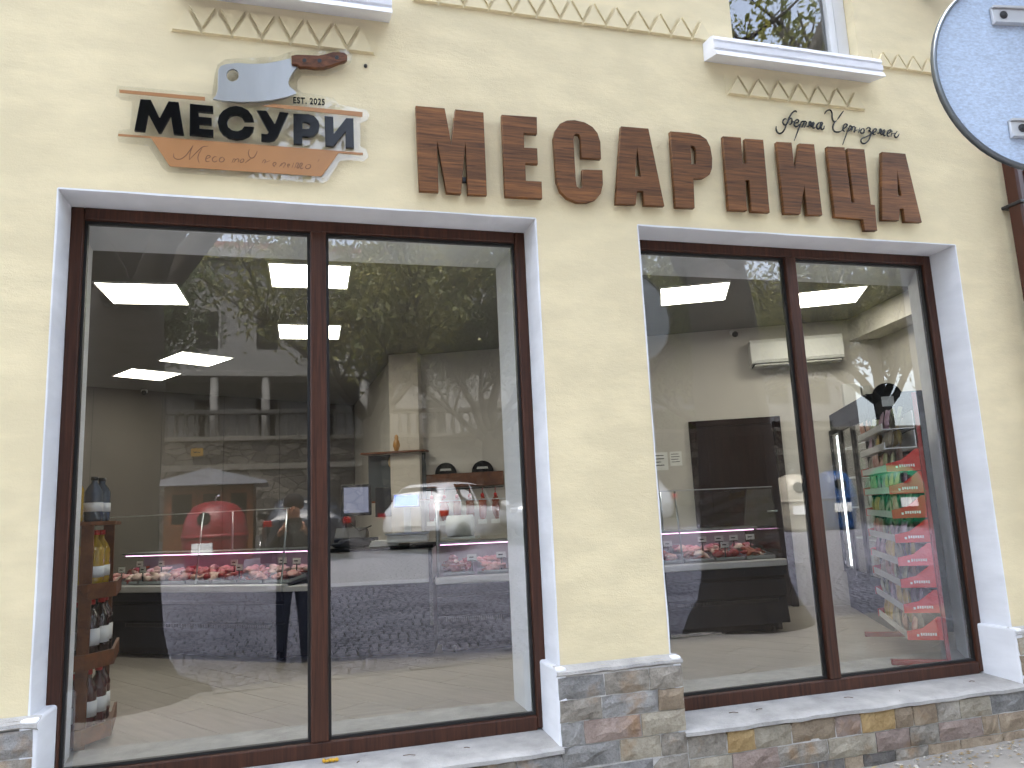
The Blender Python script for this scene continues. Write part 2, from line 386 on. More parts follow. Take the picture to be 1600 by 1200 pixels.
# plinth: mortar core, painted cap, cheeks beside the windows, and single stones
PY = 3.69
ZP = .672
plinth = MB()
plinth.box(-7, X1+.035, PY+.006, WY+.01, -.4, ZP-.02); plinth.box(X2-.028, X3+.032, PY+.006, WY+.01, -.4, ZP-.02); plinth.box(X4-.03, 7.5, PY+.006, WY+.01, -.4, ZP-.04)
plinth.box(X1+.035, X2-.028, PY+.006, FY+.06, -.4, .285); plinth.box(X3+.032, X4-.03, PY+.006, FY+.06, -.4, .285)
plinth = plinth.build('plinth', M['mortar'], shop)
def cap(x0, x1, z):
    n = max(4, int((x1-x0)/.06)); mb = MB(); xs = [x0+(x1-x0)*i/n for i in range(n+1)]; rr = random.Random(int(x0*77+5))
    j = [rr.uniform(-.004, .004) for _ in xs]
    prof = [(WY+.002, z+.022), (PY+.02, z+.010), (PY-.004, z+.002), (PY-.006, z-.012), (PY+.014, z-.024)]
    for i in range(n):
        for (ya, za), (yb, zb) in zip(prof, prof[1:]):
            mb.add([(xs[i], ya+j[i], za+j[i]*.6), (xs[i+1], ya+j[i+1], za+j[i+1]*.6), (xs[i+1], yb+j[i+1], zb+j[i+1]), (xs[i], yb+j[i], zb+j[i])], [(0, 1, 2, 3)], None, True)
    return mb.build('plinth_cap', M['sillpaint'], shop)
cap(-7, X1+.05, ZP+.02); cap(X2-.036, X3+.036, ZP); cap(X4-.036, 7.5, ZP-.05)
def cheek(x0, x1, z):
    MB().box(x0, x1, PY+.004, FY+.03, .30, z, .012).build('plinth_cheek', M['white'], shop)
cheek(X1-.02, X1+.05, ZP+.036); cheek(X2-.036, X2+.02, ZP+.018); cheek(X3-.02, X3+.036, ZP+.018); cheek(X4-.036, X4+.02, ZP-.03)

STN = [stonemat('stone_grey', srgb(118, 112, 103), srgb(166, 159, 147)), stonemat('stone_blue_grey', srgb(116, 115, 113), srgb(164, 162, 158)),
       stonemat('stone_ochre', srgb(142, 116, 76), srgb(182, 156, 112)), stonemat('stone_brown', srgb(126, 110, 92), srgb(166, 150, 128)),
       stonemat('stone_rose', srgb(124, 108, 100), srgb(160, 144, 134)), stonemat('stone_dark', srgb(84, 81, 78), srgb(122, 117, 111)),
       stonemat('stone_beige', srgb(142, 134, 118), srgb(182, 173, 155))]
def stone(x0, x1, z0, z1, m, proud):
    nx, nz = 5, 3; mb = MB(); vs = []; g = .0025
    for j in range(nz+1):
        for i in range(nx+1):
            ed = i in (0, nx) or j in (0, nz)
            x = x0+g+(x1-x0-2*g)*i/nx+(random.uniform(-.003, .003) if ed else random.uniform(-.01, .01))
            z = z0+g+(z1-z0-2*g)*j/nz+(random.uniform(-.002, .002) if ed else random.uniform(-.008, .008))
            y = PY-proud+(random.uniform(.003, .007) if ed else random.uniform(-.009, .004))
            vs.append((x, y, z))
    fs = [(j*(nx+1)+i, j*(nx+1)+i+1, (j+1)*(nx+1)+i+1, (j+1)*(nx+1)+i) for j in range(nz) for i in range(nx)]
    rim = [i for i in range(nx+1)]+[j*(nx+1)+nx for j in range(1, nz+1)]+[nz*(nx+1)+i for i in range(nx-1, -1, -1)]+[j*(nx+1) for j in range(nz-1, 0, -1)]
    o = len(vs); vs += [(vs[k][0], PY+.02, vs[k][2]) for k in rim]
    fs += [(rim[a], rim[(a+1) % len(rim)], o+(a+1) % len(rim), o+a) for a in range(len(rim))]
    mb.add(vs, fs); return mb.build('stone', m, plinth)
def courses(x0, x1, ztop, n, h, wts):
    z = ztop
    for r in range(n):
        hh = h*random.uniform(.95, 1.05); x = x0
        while x < x1-.01:
            L = random.choice((.12, .16, .2, .22, .24, .27, .30))
            if x1-x-L < .09: L = x1-x
            stone(x, x+L, z-hh, z, random.choices(STN, wts)[0], random.uniform(.0, .008)); x += L
        z -= hh
    return z
W1 = (30, 26, 10, 9, 8, 3, 14)
random.seed(21)
courses(-1.75, X1+.036, ZP, 7, .112, (10, 24, 16, 4, 4, 0, 26))
courses(X2-.03, X3+.032, ZP-.026, 4, .106, W1)
zz = courses(X1+.036, X2-.03, .30, 2, .105, W1); 
zz = courses(X3+.032, X4-.03, .30, 2, .104, (14, 10, 12, 18, 8, 8, 20))
courses(X2-.03, X3+.032, .224, 3, .105, W1)
courses(X1+.036, X2-.03, .09, 2, .105, W1)
courses(X3+.032, X4+1.2, .092, 1, .13, (6, 2, 2, 26, 2, 40, 6))
courses(X4-.03, X4+1.2, ZP-.08, 5, .106, W1)

# shop windows: frame with mullion, gaskets and panes
def shop_window(x0, x1, m0, m1):
    y0, y1 = FY, FY+.075; zb = .3575; mb = MB(); fw = .062
    mb.box(x0+.004, x0+fw, y0, y1, zb, ZT-.004, .006); mb.box(x1-fw, x1-.004, y0, y1, zb, ZT-.004, .006)
    mb.box(x0+fw, x1-fw, y0+.001, y1, ZT-.066, ZT-.004, .006); mb.box(x0+fw, x1-fw, y0+.001, y1, zb-.012, zb+.062, .008)
    fr = mb.build('shop_window', M['frame'], shop)
    MB().box(m0, m1, y0-.006, y1, zb+.062, ZT-.066, .006).build('mullion', M['frame'], fr)
    for a, b in ((x0+fw, m0), (m1, x1-fw)):
        g = MB(); t = .014; za, zc = zb+.062, ZT-.066; yy = y0+.022
        g.box(a, a+t, yy, yy+.03, za, zc); g.box(b-t, b, yy, yy+.03, za, zc); g.box(a+t, b-t, yy, yy+.03, za, za+t); g.box(a+t, b-t, yy, yy+.03, zc-t, zc)
        g.build('gasket', M['gasket'], fr)
        pn = MB().box(a+.005, b-.005, yy+.008, yy+.014, za+.005, zc-.005).build('pane', M['glass'], fr); pn.data.materials.append(M['clear'])
        for pf in pn.data.polygons: pf.material_index = 0 if pf.normal.y < -.5 else 1
shop_window(X1, X2, .080, .1616); shop_window(X3, X4, 2.957, 3.031)

# upper windows with moulded sills
def upper(x0, x1, zs):
    mb = MB(); y0, y1 = 3.82, 3.88
    mb.box(x0, x0+.035, y0, y1, zs, 6.2); mb.box(x1-.10, x1, y0, y1, zs, 6.2, .01); mb.box(x0+.035, x1-.1, y0, y1, zs, zs+.03)
    fr = mb.build('upper_window', M['pearl'], shop)
    MB().box(x1-.155, x1-.105, y0-.012, y0+.03, zs+.02, 6.2, .008).build('sash', M['pearl'], fr)
    MB().box(x0+.03, x1-.15, y0+.02, y0+.026, zs+.02, 6.2).build('pane', UPGL, fr)
    MB().box(x0-.05, x1+.05, IY-.02, IY, zs-.1, 6.3).build('unlit_room_sheet', M['charcoal2'], fr)  # black sheet paints in the shade of the unlit room behind the pane
UPGL = glassmat('upper_glass', .16, (.7, .72, .74, 1))
upper(UX0, UX1, UZ); upper(-.42, .34, UZ)
def moulded_sill(x0, x1, zt):
    prof = [(3.84, zt+.012), (3.66, zt), (3.632, zt-.014), (3.622, zt-.04), (3.632, zt-.046), (3.632, zt-.054), (3.622, zt-.06), (3.622, zt-.092), (3.632, zt-.098), (3.632, zt-.106), (3.622, zt-.112), (3.61, zt-.145), (3.75, zt-.108), (3.84, zt-.108)]
    n = 20; mb = MB(); xs = [x0+(x1-x0)*i/n for i in range(n+1)]; m = len(prof); vs = []
    for i, x in enumerate(xs):
        for q, (y, z) in enumerate(prof):
            j = random.uniform(-.002, .002) if q < 4 else 0
            vs.append((x+(0 if y > 3.7 else (3.74-y)*0), y+j, z+j))
    fs = [(i*m+q, (i+1)*m+q, (i+1)*m+(q+1) % m, i*m+(q+1) % m) for i in range(n) for q in range(m)]
    fs += [tuple(range(m)), tuple(range(n*m+m-1, n*m-1, -1))]
    mb.add(vs, fs); mb.build('upper_sill', M['white'], shop)
moulded_sill(2.385, 3.585, 4.19); moulded_sill(-.56, .49, 4.175)
# zigzag friezes: each tooth its own piece, recessed band behind
def tooth_mesh(up, wd, h, t):
    mb = MB(); e = .003
    p = [(-wd/2+e, 0), (wd/2-e, 0), (0, h)] if up else [(-wd/2+e, h), (0, 0), (wd/2-e, h)]
    q = [(a*.96, b*.97+.015*h) for a, b in p]
    n = 3; vs = [(a, 0, b) for a, b in p]+[(a, -t, b) for a, b in q]
    mb.add(vs, [(3, 4, 5), (0, 1, 4, 3), (1, 2, 5, 4), (2, 0, 3, 5)])
    o = mb.build('tooth', M['cream_trim'], None); me = o.data; bpy.data.objects.remove(o); return me
def frieze(x0, x1, z0, z1, n):
    p = (x1-x0)/n; h = z1-z0
    b = box('frieze', M['cream_trim'], shop, x0-.004, x1+.004, WY-.004, WY+.002, z0-.002, z1+.004)
    up = tooth_mesh(True, p, h*.84, .018); dn = tooth_mesh(False, p*.92, h*.78, .014)
    for i in range(n):
        o = put('tooth', up, None, b); o.location = (x0+p*(i+.5), WY-.004, z0); o.scale = (random.uniform(.95, 1.02), 1, random.uniform(.96, 1.03))
    for i in range(n+1):
        if i in (0, n): continue
        o = put('tooth', dn, None, b); o.location = (x0+p*i, WY-.004, z0+h*.2); o.scale = (random.uniform(.93, 1.), 1, random.uniform(.96, 1.02))
frieze(-.585, .408, 3.867, 4.018, 7); frieze(2.519, 3.515, 3.879, 4.01, 7); frieze(.62, 2.45, 4.214, 4.356, 13); frieze(3.64, 4.74, 4.203, 4.315, 9)

# brown downpipe on the facade
pipe = thing('downpipe', 'brown ribbed downpipe at the far edge of the cream facade', 'pipe', (4.585, 3.67, 0))
MB().prism([(-.062, -.05), (-.05, -.062), (-.018, -.062), (-.012, -.05), (.012, -.05), (.018, -.062), (.05, -.062), (.062, -.05), (.062, .03), (-.062, .03)], .1, 7.1, 'xy').build('pipe', M['pipe'], pipe)
for z in (3.27, 1.4, 5.2):
    box('clip', M['darkmetal'], pipe, -.075, .075, -.072, .075, z, z+.022, .004)
tag(MB().lathe([(.001, 0), (.05, .004), (.085, .035), (.095, .09), (.09, .16), (.001, .17)], 20, (4.17, 3.60, 4.70)).box(4.13, 4.21, 3.6, 3.75, 4.8, 4.86).build('dome_fitting', mat('grey_fitting', (.12, .13, .15, 1), .2, metal=.6), None), 'small grey dome fitting on the wall at the top edge beside the round sign', 'wall fitting')

# ------------------------------------------------------------------ wooden letters
LY0, LY1 = 3.70, 3.728
o1, s1, o2, s2, o3, s3 = (640, 150), 5., (950, 170), 5.714, (1200, 160), 5.715
LET = [
 ('М', 'first and widest wooden letter of the brown sign, an M shape', o1, s1, [[(48,75),(275,95),(328,375),(357,103),(578,127),(605,773),(457,768),(437,360),(402,763),(290,755),(215,345),(228,748),(77,740)]]),
 ('Е', 'second wooden letter of the brown sign, an E shape with three bars', o1, s1, [[(720,145),(995,163),(997,295),(893,288),(897,402),(998,407),(1003,530),(905,523),(910,660),(1033,667),(1037,800),(748,785)]]),
 ('С', 'third wooden letter of the brown sign, a rounded C shape', o1, s1, [[(1497,490),(1343,480),(1337,330),(1325,300),(1305,293),(1287,303),(1282,340),(1300,660),(1308,705),(1330,722),(1350,710),(1355,690),(1350,573),(1508,578),(1512,690),(1495,760),(1455,808),(1390,830),(1310,830),(1230,795),(1180,745),(1150,665),(1125,330),(1140,265),(1175,215),(1230,190),(1290,187),(1370,205),(1430,240),(1470,290),(1492,360)]]),
 ('А', 'fourth wooden letter of the brown sign, an A shape after the C', o2, s2, [[(118,155),(362,175),(505,867),(325,860),(315,733),(262,733),(250,852),(70,848)], [(262,340),(300,603),(245,600)]]),
 ('Р', 'fifth wooden letter of the brown sign, a P shape', o2, s2, [[(557,200),(720,212),(820,230),(880,270),(915,340),(932,440),(930,530),(910,585),(855,618),(765,620),(775,885),(605,878)], [(740,325),(770,335),(787,365),(793,490),(748,493)]]),
 ('Н', 'sixth wooden letter of the brown sign, an H shape', o2, s2, [[(1028,243),(1188,255),(1205,485),(1240,488),(1225,265),(1387,275),(1445,925),(1282,915),(1262,637),(1228,635),(1243,908),(1080,903)]]),
 ('И', 'seventh wooden letter of the brown sign, like a reversed N', o3, s3, [[(78,350),(212,357),(242,625),(280,365),(413,373),(487,1005),(352,1003),(327,740),(292,993),(148,993)]]),
 ('Ц', 'eighth wooden letter of the brown sign, with a tail hanging below', o3, s3, [[(530,392),(685,400),(745,893),(775,893),(712,408),(862,417),(920,910),(955,915),(977,1145),(867,1145),(850,1043),(600,1020)]]),
 ('А', 'last wooden letter of the brown sign, an A shape by the downpipe', o3, s3, [[(1020,440),(1228,457),(1375,1070),(1225,1065),(1212,950),(1178,947),(1172,1052),(1020,1050)], [(1155,605),(1200,835),(1160,832)]])]
for ch, lab, of, sc, loops in LET:
    o = outline('wooden_letter', [trace(of, sc, lp, LY0) for lp in loops], LY0, LY1, M['wood'], None, .002)
    tag(o, lab, 'sign letter', 'wooden letters of the shop sign')
    st = MB()
    p = trace(of, sc, loops[0], LY0)
    xs = [q[0] for q in p]; zs = [q[1] for q in p]
    cand = [(min(xs)+fx*(max(xs)-min(xs)), min(zs)+fz*(max(zs)-min(zs))) for fz in (.2, .7) for fx in (.12, .18, .24, .3, .8, .86, .7)]
    def in_p(x, z):
        c = False
        for i in range(len(p)):
            (xa, za), (xb, zb) = p[i], p[i-1]
            if (za > z) != (zb > z) and x < (xb-xa)*(z-za)/(zb-za)+xa: c = not c
        return c
    for x, z in [q for q in cand if all(in_p(q[0]+a, q[1]+b) for a in (-.022, .022) for b in (-.022, .022))][::2][:3]:
        st.box(x-.012, x+.012, LY1-.001, WY+.001, z-.012, z+.012)
    st.build('spacer', M['darkmetal'], o)

# farm script above the last letters
oS, sS = (1200, 160), 7.2727
fs_ = [[(95,270),(95,305),(115,345),(145,350),(180,320),(215,240),(250,160),(285,110),(315,97),(332,110)], [(215,190),(195,185),(175,205),(175,240),(195,255),(225,225),(245,190)], [(225,235),(245,190),(265,180),(275,205),(265,240),(245,250)], [(265,215),(300,215)],
 [(305,235),(340,225),(350,205),(335,195),(312,210),(300,245),(310,270),(335,270),(360,245)], [(380,215),(350,300),(300,435)], [(365,255),(395,215),(410,220),(400,255),(375,280)], [(395,280),(430,215),(415,285)],
 [(440,275),(465,265),(485,215),(490,275),(520,225),(515,290),(540,280)], [(600,225),(575,235),(555,275),(570,300),(595,275),(615,225),(605,295),(625,305),(645,265)]]
ch_ = [[(645,130),(665,100),(700,85),(720,95),(735,190),(750,215),(770,215)], [(860,95),(820,150),(790,195)], [(780,205),(750,240),(740,290),(755,325),(800,335),(850,315)],
 [(860,300),(895,270),(900,250),(880,245),(860,275),(855,315),(875,330)], [(935,260),(905,330),(850,480)], [(915,300),(940,265),(950,275),(935,310),(905,330)], [(960,270),(945,330)], [(950,320),(985,275),(975,335)], [(1000,280),(985,340)], [(990,315),(1030,310)], [(1045,290),(1030,345)],
 [(1080,295),(1060,310),(1055,340),(1075,350),(1095,325),(1090,300),(1080,295)], [(1115,305),(1145,285),(1165,300),(1150,325),(1170,330),(1165,380),(1120,455),(1080,465),(1060,445),(1070,410),(1110,395),(1190,345)],
 [(1195,350),(1225,325),(1235,305),(1215,300),(1195,330),(1200,360),(1225,360)], [(1240,350),(1265,345),(1285,300),(1290,365),(1325,310),(1320,375),(1340,370)], [(1360,360),(1390,335),(1400,315),(1380,315),(1360,345),(1365,380),(1390,380)], [(1415,320),(1400,385)], [(1405,355),(1445,350)], [(1470,325),(1445,390),(1465,395),(1495,355)]]
farm = thing('script_sign', 'thin black handwritten script sign above the last wooden letters', 'sign', (0, 0, 0))
strokes('script_word', [trace(oS, sS, l, 3.735) for l in fs_], 3.737, .0052, M['black'], farm, .8)
strokes('script_word', [trace(oS, sS, l, 3.735) for l in ch_], 3.737, .0052, M['black'], farm, .8)

# logo board: clear acrylic, bronze strips, black letters, cleaver
logo = thing('logo_sign', 'clear acrylic logo sign with black letters, bronze tray shape and steel cleaver', 'sign', (0, 0, 0))
I1 = ((0, 0), 1.)
AY = 3.722
acr = [(183,133),(250,139),(331,147),(335,118),(340,100),(352,92),(400,90),(430,89),(452,81),(475,78),(500,79),(525,76),(541,77),(551,86),(549,97),(535,108),(512,118),(472,118),(464,126),(465,138),(472,144),(520,152),(530,163),(572,171),(577,178),(574,188),(563,192),(563,228),(573,234),(576,245),(568,252),(545,250),(531,251),(513,281),(504,286),(262,269),(254,263),(232,228),(186,222),(182,214),(186,203),(203,201),(206,158),(190,156),(181,150)]
acr_o = outline('acrylic_backing', [trace(*I1, acr, AY)], AY, AY+.006, M['acrylic'], logo, .001)
def lsh(name, off, sc, loops, y0, y1, m, parent=logo, bv=.0008): return outline(name, [trace(off, sc, l, y0) for l in loops], y0, y1, m, parent, bv)
c4, c5, sL = (180, 130), (360, 130), 7.2727
by0, by1 = AY-.003, AY-.0002
lsh('bronze_strip', c4, sL, [[(45,70),(1020,155),(1022,200),(48,108)]], by0, by1, M['bronze'])
lsh('bronze_strip', c5, sL, [[(345,259),(490,235),(1503,327),(1500,382)]], by0, by1, M['bronze'])
lsh('bronze_strip', (0, 0), 1., [[(184.4,208.8),(567.3,238.6),(567,242.3),(529,239.2),(502.3,275.8),(265.3,260),(236,215.6),(184.8,212.5)]], by0, by1, M['bronze'])
ly0, ly1 = AY-.018, AY-.0004
for lp in ([[(285,180),(405,187),(505,395),(605,205),(720,213),(780,585),(665,575),(630,365),(520,560),(490,560),(375,345),(335,545),(217,537)]],
           [[(848,232),(1113,258),(1113,335),(945,320),(950,380),(1095,393),(1095,470),(955,460),(955,515),(1115,527),(1113,605),(845,585)]],
           [[(1577,430),(1560,370),(1510,305),(1440,270),(1375,258),(1300,268),(1225,310),(1180,365),(1162,440),(1180,520),(1225,580),(1290,620),(1375,637),(1450,630),(1520,600),(1565,550),(1580,495),(1465,490),(1440,525),(1390,545),(1330,535),(1285,500),(1270,450),(1285,395),(1330,362),(1385,355),(1440,380),(1470,430)]]):
    lsh('letter', c4, sL, lp, ly0, ly1, M['black'])
for lp in ([[(295,303),(410,312),(505,465),(560,325),(662,335),(540,600),(500,645),(440,660),(350,652),(350,572),(415,578),(437,555)]],
           [[(715,345),(880,350),(950,370),(1000,425),(1015,480),(1000,550),(950,597),(890,605),(820,603),(815,692),(717,688)], [(820,440),(870,443),(905,465),(910,485),(895,515),(860,520),(820,517)]],
           [[(1070,372),(1168,380),(1175,575),(1315,395),(1398,398),(1405,737),(1312,730),(1310,545),(1170,717),(1080,708)]]):
    lsh('letter', c5, sL, lp, ly0, ly1, M['black'])
c6, sC = (320, 70), 6.667
cy0, cy1 = AY-.014, AY-.0006
circ = lambda cx, cy, r, n=20: [(cx+r*cos(2*pi*i/n), cy+r*sin(2*pi*i/n)) for i in range(n)]
blade = lsh('cleaver_blade', c6, sC, [[(85,560),(115,530),(135,470),(140,260),(165,220),(220,200),(340,188),(480,198),(620,195),(760,170),(895,140),(900,180),(910,215),(965,230),(915,290),(880,345),(868,390),(880,430),(950,490),(955,505),(860,540),(700,575),(540,590),(380,595),(220,585),(130,572)], circ(290, 315, 65)], cy0, cy1, M['blade'])
M['handle'] = woodmat('cleaver_handle_wood', srgb(66, 38, 22), srgb(122, 76, 46), .4, (6, 6, 20), 3)
hd = lsh('cleaver_handle', c6, sC, [[(902,112),(960,102),(1080,105),(1190,110),(1260,95),(1330,75),(1400,73),(1455,80),(1482,105),(1485,145),(1460,165),(1390,185),(1310,215),(1240,235),(1150,237),(1060,225),(985,226),(965,200),(908,198)]], cy0-.016, cy1, M['handle'], bv=.002)
for cx, cy in ((1037,160), (1195,163), (1375,130)): lsh('rivet', c6, sC, [circ(cx, cy, 22, 12)], cy0-.0175, cy0-.0155, M['darkmetal'], hd)
# tagline strokes
tl4 = [[(665,800),(670,845),(720,865),(780,840),(850,760),(885,705)], [(885,705),(855,780),(840,868)], [(842,870),(940,770),(1000,722),(1055,715)], [(985,740),(940,840),(955,910)], [(1035,860),(1080,832),(1060,820),(1030,860),(1040,890),(1075,885)], [(1150,835),(1120,840),(1105,880),(1130,895),(1160,880)], [(1220,840),(1195,850),(1185,885),(1210,895),(1240,865),(1220,840)], [(1325,905),(1360,860),(1345,905)], [(1350,890),(1400,860),(1395,900)], [(1440,860),(1420,895),(1450,895),(1460,865),(1440,860)]]
tl5 = [[(215,750),(205,800),(240,850),(290,810),(305,770)], [(240,850),(200,880),(170,905)], [(360,905),(395,870),(385,910)], [(395,900),(450,880)], [(490,940),(520,910),(500,900),(485,930),(505,950)], [(555,950),(585,905)], [(570,940),(620,905),(600,960)], [(650,950),(670,920),(650,930),(660,960)], [(700,960),(720,905)], [(730,965),(770,905),(760,965),(815,905),(800,970),(830,960)], [(870,930),(855,960),(890,970),(910,930),(875,925)], [(1010,865),(995,890)]]
for wd_ in ([trace(c4, sL, l, by0) for l in tl4[:7]], [trace(c4, sL, l, by0) for l in tl4[7:]]+[trace(c5, sL, l, by0) for l in tl5[:2]], [trace(c5, sL, l, by0) for l in tl5[2:]]): tag(strokes('tagline_word', wd_, by0, .0021, M['script'], logo, .5), kind='stuff')
# founding year line
cu = bpy.data.curves.new('year', 'FONT'); cu.body = 'EST. 2025'; cu.size = .046; cu.extrude = .002; cu.offset = .0011; cu.space_character = 1.12
to = bpy.data.objects.new('tmp', cu); me = bpy.data.meshes.new_from_object(to); bpy.data.objects.remove(to)
me.materials.clear(); pL, pR = at(457.5, 161.2, AY), at(507.5, 164.5, AY)
wd = max(v.co.x for v in me.vertices); k_ = (pR.x-pL.x)/wd
for v in me.vertices: v.co = Vector((pL.x+v.co.x*k_, AY-.003-v.co.z, pL.z+v.co.y+(pR.z-pL.z)*(v.co.x/wd)))
put('year_lettering', me, M['black'], logo)
# stray dark wall screw beside the cleaver
p = at(571, 104, WY)
tag(MB().lathe([(.009, 0), (.009, .012), (.004, .016)], 10, M=Matrix.Translation(p) @ Matrix.Rotation(pi/2, 4, 'X')).build('wall_screw', M['darkmetal']), 'small black screw in the plaster right of the cleaver handle', 'screw')

# round sign seen from behind, close to the camera
sg = thing('round_sign', 'back of a round galvanised traffic sign cut by the picture edge', 'traffic sign', (2.78, 2.1, 0))
M['zinc'] = mat('galvanised_sky_tint', (.54, .65, .80, 1), .5, .2, 55, .25, 160, metal=.1, stretch=(1, 1, 2.2))  # mostly diffuse zinc, mirrored sky put into its pale blue colour
M['zincdark'] = mat('dull_steel_rim', (.16, .18, .20, 1), .35, .1, metal=.7)
Ms = Matrix.Translation((0, 0, 3.055)) @ Matrix.Rotation(-YAW*.55, 4, 'Z') @ Matrix.Rotation(pi/2, 4, 'X')
MB().lathe([(.001, 0), (.399, 0), (.402, .002), (.402, -.002), (.001, -.003)], 64, M=Ms, smooth=False).build('plate', M['zinc'], sg)
MB().lathe([(.398, .001), (.399, .014), (.405, .018), (.411, .014), (.413, -.006), (.399, -.006), (.398, .001)], 64, M=Ms, caps=False).build('rim', M['zincdark'], sg)
for zz in (-.24, .24):
    b_ = MB().box(-.13, .3, zz-.028, zz+.028, .002, .016, .003, M=Ms).box(-.13, .3, zz-.036, zz-.028, .002, .026, 0, M=Ms).box(-.13, .3, zz+.028, zz+.036, .002, .026, 0, M=Ms).build('mounting_rail', M['alu'], sg)
    MB().lathe([(.001, .016), (.016, .016), (.016, .02), (.001, .021)], 14, (-.085, zz, 0), M=Ms).build('slot', M['darkmetal'], b_)
MB().tube([(.16, -.09, 0), (.16, -.09, 3.6)], .034, 16).build('post', M['zincdark'], sg)

# ------------------------------------------------------------------ the room behind the glass
ROOM = [(-3.0, IY), (-3.4, 10.95), (1.0, 13.27), (1.16, 9.19), (6.15, 6.77), (5.7, IY)]
fl = MB(); fl.add([(x, y, ZFL-.006) for x, y in ROOM], [tuple(range(6))]); floor = struct(fl.build('floor', M['mortar']))
ce = MB(); ce.add([(x, y, ZC) for x, y in ROOM], [tuple(range(6))]); ceiling = struct(ce.build('ceiling', M['ceil']))
def wall(name, i, m):
    a, b = ROOM[i], ROOM[i+1]
    return struct(MB().add([(*a, ZFL-.01), (*b, ZFL-.01), (*b, ZC+.01), (*a, ZC+.01)], [(0, 1, 2, 3)]).build(name, m))
wall('wall_left', 0, M['taupe']); wb = wall('wall_back', 1, M['taupe']); wall('wall_passage', 2, M['inner']); wr = wall('wall_right', 3, M['inner']); wall('wall_side', 4, M['inner'])
# seams of the panelled back wall
d_ = Vector((4.4, 2.32, 0)).normalized(); nrm = Vector((d_.y, -d_.x, 0))
for k in range(1, 6):
    p0 = Vector((-3.4, 10.95, 0))+d_*(.9*k)
    Mx = Matrix.Translation((p0.x, p0.y, 0)) @ Matrix.Rotation(math.atan2(d_.y, d_.x), 4, 'Z')
    MB().box(-.004, .004, -.003, .002, ZFL, ZC, M=Mx).build('panel_joint', M['tjoint'], wb)
bm_ = struct(MB().prism([(6.149, 6.768), (5.699, IY+.002), (5.42, IY+.002), (5.87, 6.90)], ZC-.24, ZC-.002, 'xy').build('ceiling_beam', M['inner']))
# wood-look floor planks
M['plank'] = woodmat('wood_look_tile', srgb(150, 143, 135), srgb(176, 168, 159), .3, (1.2, 14, 1), 1.6, bump=.03, spec=.4)
pl = MB().box(-.598, .598, -.148, .148, -.01, 0).build('plank', M['plank']); pme = pl.data; bpy.data.objects.remove(pl)
ang = R(-57.4); ca, sa = cos(ang), sin(ang)
def inside(x, y, poly):
    c = False; n = len(poly)
    for i in range(n):
        (xa, ya), (xb, yb) = poly[i], poly[i-1]
        if (ya > y) != (yb > y) and x < (xb-xa)*(y-ya)/(yb-ya)+xa: c = not c
    return c
BIG = [(-3.0, IY-.3), (-3.4, 9.4), (.2, 9.6), (6.0, 7.2), (6.1, IY-.3)]
random.seed(3)
for j in range(-40, 40):
    for i in range(-9, 10):
        lx = i*1.2+(j % 3)*.4; ly = j*.3; x = lx*ca-ly*sa; y = 5.5+lx*sa+ly*ca
        cs = [(x+(a*.6*ca-b*.15*sa), y+(a*.6*sa+b*.15*ca)) for a in (-1, 0, 1) for b in (-1, 1)]
        if any(inside(*q, BIG) for q in cs) and min(q[1] for q in cs) > FY+.07 and max(q[1] for q in cs) < 9.9:
            o = put('plank', pme, None, floor); o.location = (x, y, ZFL); o.rotation_euler = (0, 0, ang+(pi if random.random() < .5 else 0))
        elif any(inside(*q, BIG) for q in cs) and max(q[1] for q in cs) > FY+.10 and max(q[1] for q in cs) < 9.9:
            # plank cut at the threshold
            bm = bmesh.new(); bm.from_mesh(pme)
            Mx = Matrix.Translation((x, y, ZFL)) @ Matrix.Rotation(ang, 4, 'Z'); bmesh.ops.transform(bm, matrix=Mx, verts=bm.verts)
            g = bmesh.ops.bisect_plane(bm, geom=bm.verts[:]+bm.edges[:]+bm.faces[:], plane_co=(0, FY+.08, 0), plane_no=(0, -1, 0), clear_outer=True)
            me = bpy.data.meshes.new('plank'); bm.to_mesh(me); bm.free()
            if len(me.polygons): put('plank', me, M['plank'], floor)
            else: bpy.data.meshes.remove(me)

# ceiling light panels
def led(x, y, a, lab):
    t = thing('ceiling_light', lab, 'light', (x, y, ZC), a, 'square ceiling light panels')
    fr = MB(); e = .31
    for q in ((-e, e, -e, -e+.012), (-e, e, e-.012, e), (-e, -e+.012, -e+.012, e-.012), (e-.012, e, -e+.012, e-.012)): fr.box(*q, -.014, -.001)
    fr.build('frame', M['pearl'], t)
    MB().add([(-.298, -.298, -.006), (.298, -.298, -.006), (.298, .298, -.006), (-.298, .298, -.006)], [(0, 3, 2, 1)]).build('diffuser', M['led'], t)
k = 1.92
for (x, y, a, lab) in ((1.858, 3.198, -27, 'lit square ceiling panel left of the mullion in the window by the downpipe'), (2.60, 3.17, -30, 'lit square ceiling panel right of the mullion in the window by the downpipe'),
                       (-.621, 3.491, -2, 'lit square ceiling panel nearest the left jamb, above the bottle rack'), (.064, 3.152, -1, 'largest lit ceiling panel crossing the mullion of the window below the logo'), (.081, 4.131, -1, 'lit ceiling panel crossing the mullion below the largest one'),
                       (-.569, 4.883, 32, 'lit diamond-turned ceiling panel, the upper of two far back in the shop'), (-.928, 5.41, 32, 'lit diamond-turned ceiling panel, the lower and farthest of all')):
    led(x*k, y*k, R(a), lab)

# wall frame helpers for the grey wall with the door
A_ = Vector((3.91, 7.86)); RW = R(-25.9)
def onwall(t, y=0.): return (A_.x+t*cos(RW)-y*sin(RW), A_.y+t*sin(RW)+y*cos(RW))
def wthing(name, lab, cat, t, z, off=0., group=None): x, y = onwall(t, off); return thing(name, lab, cat, (x, y, z), RW, group)
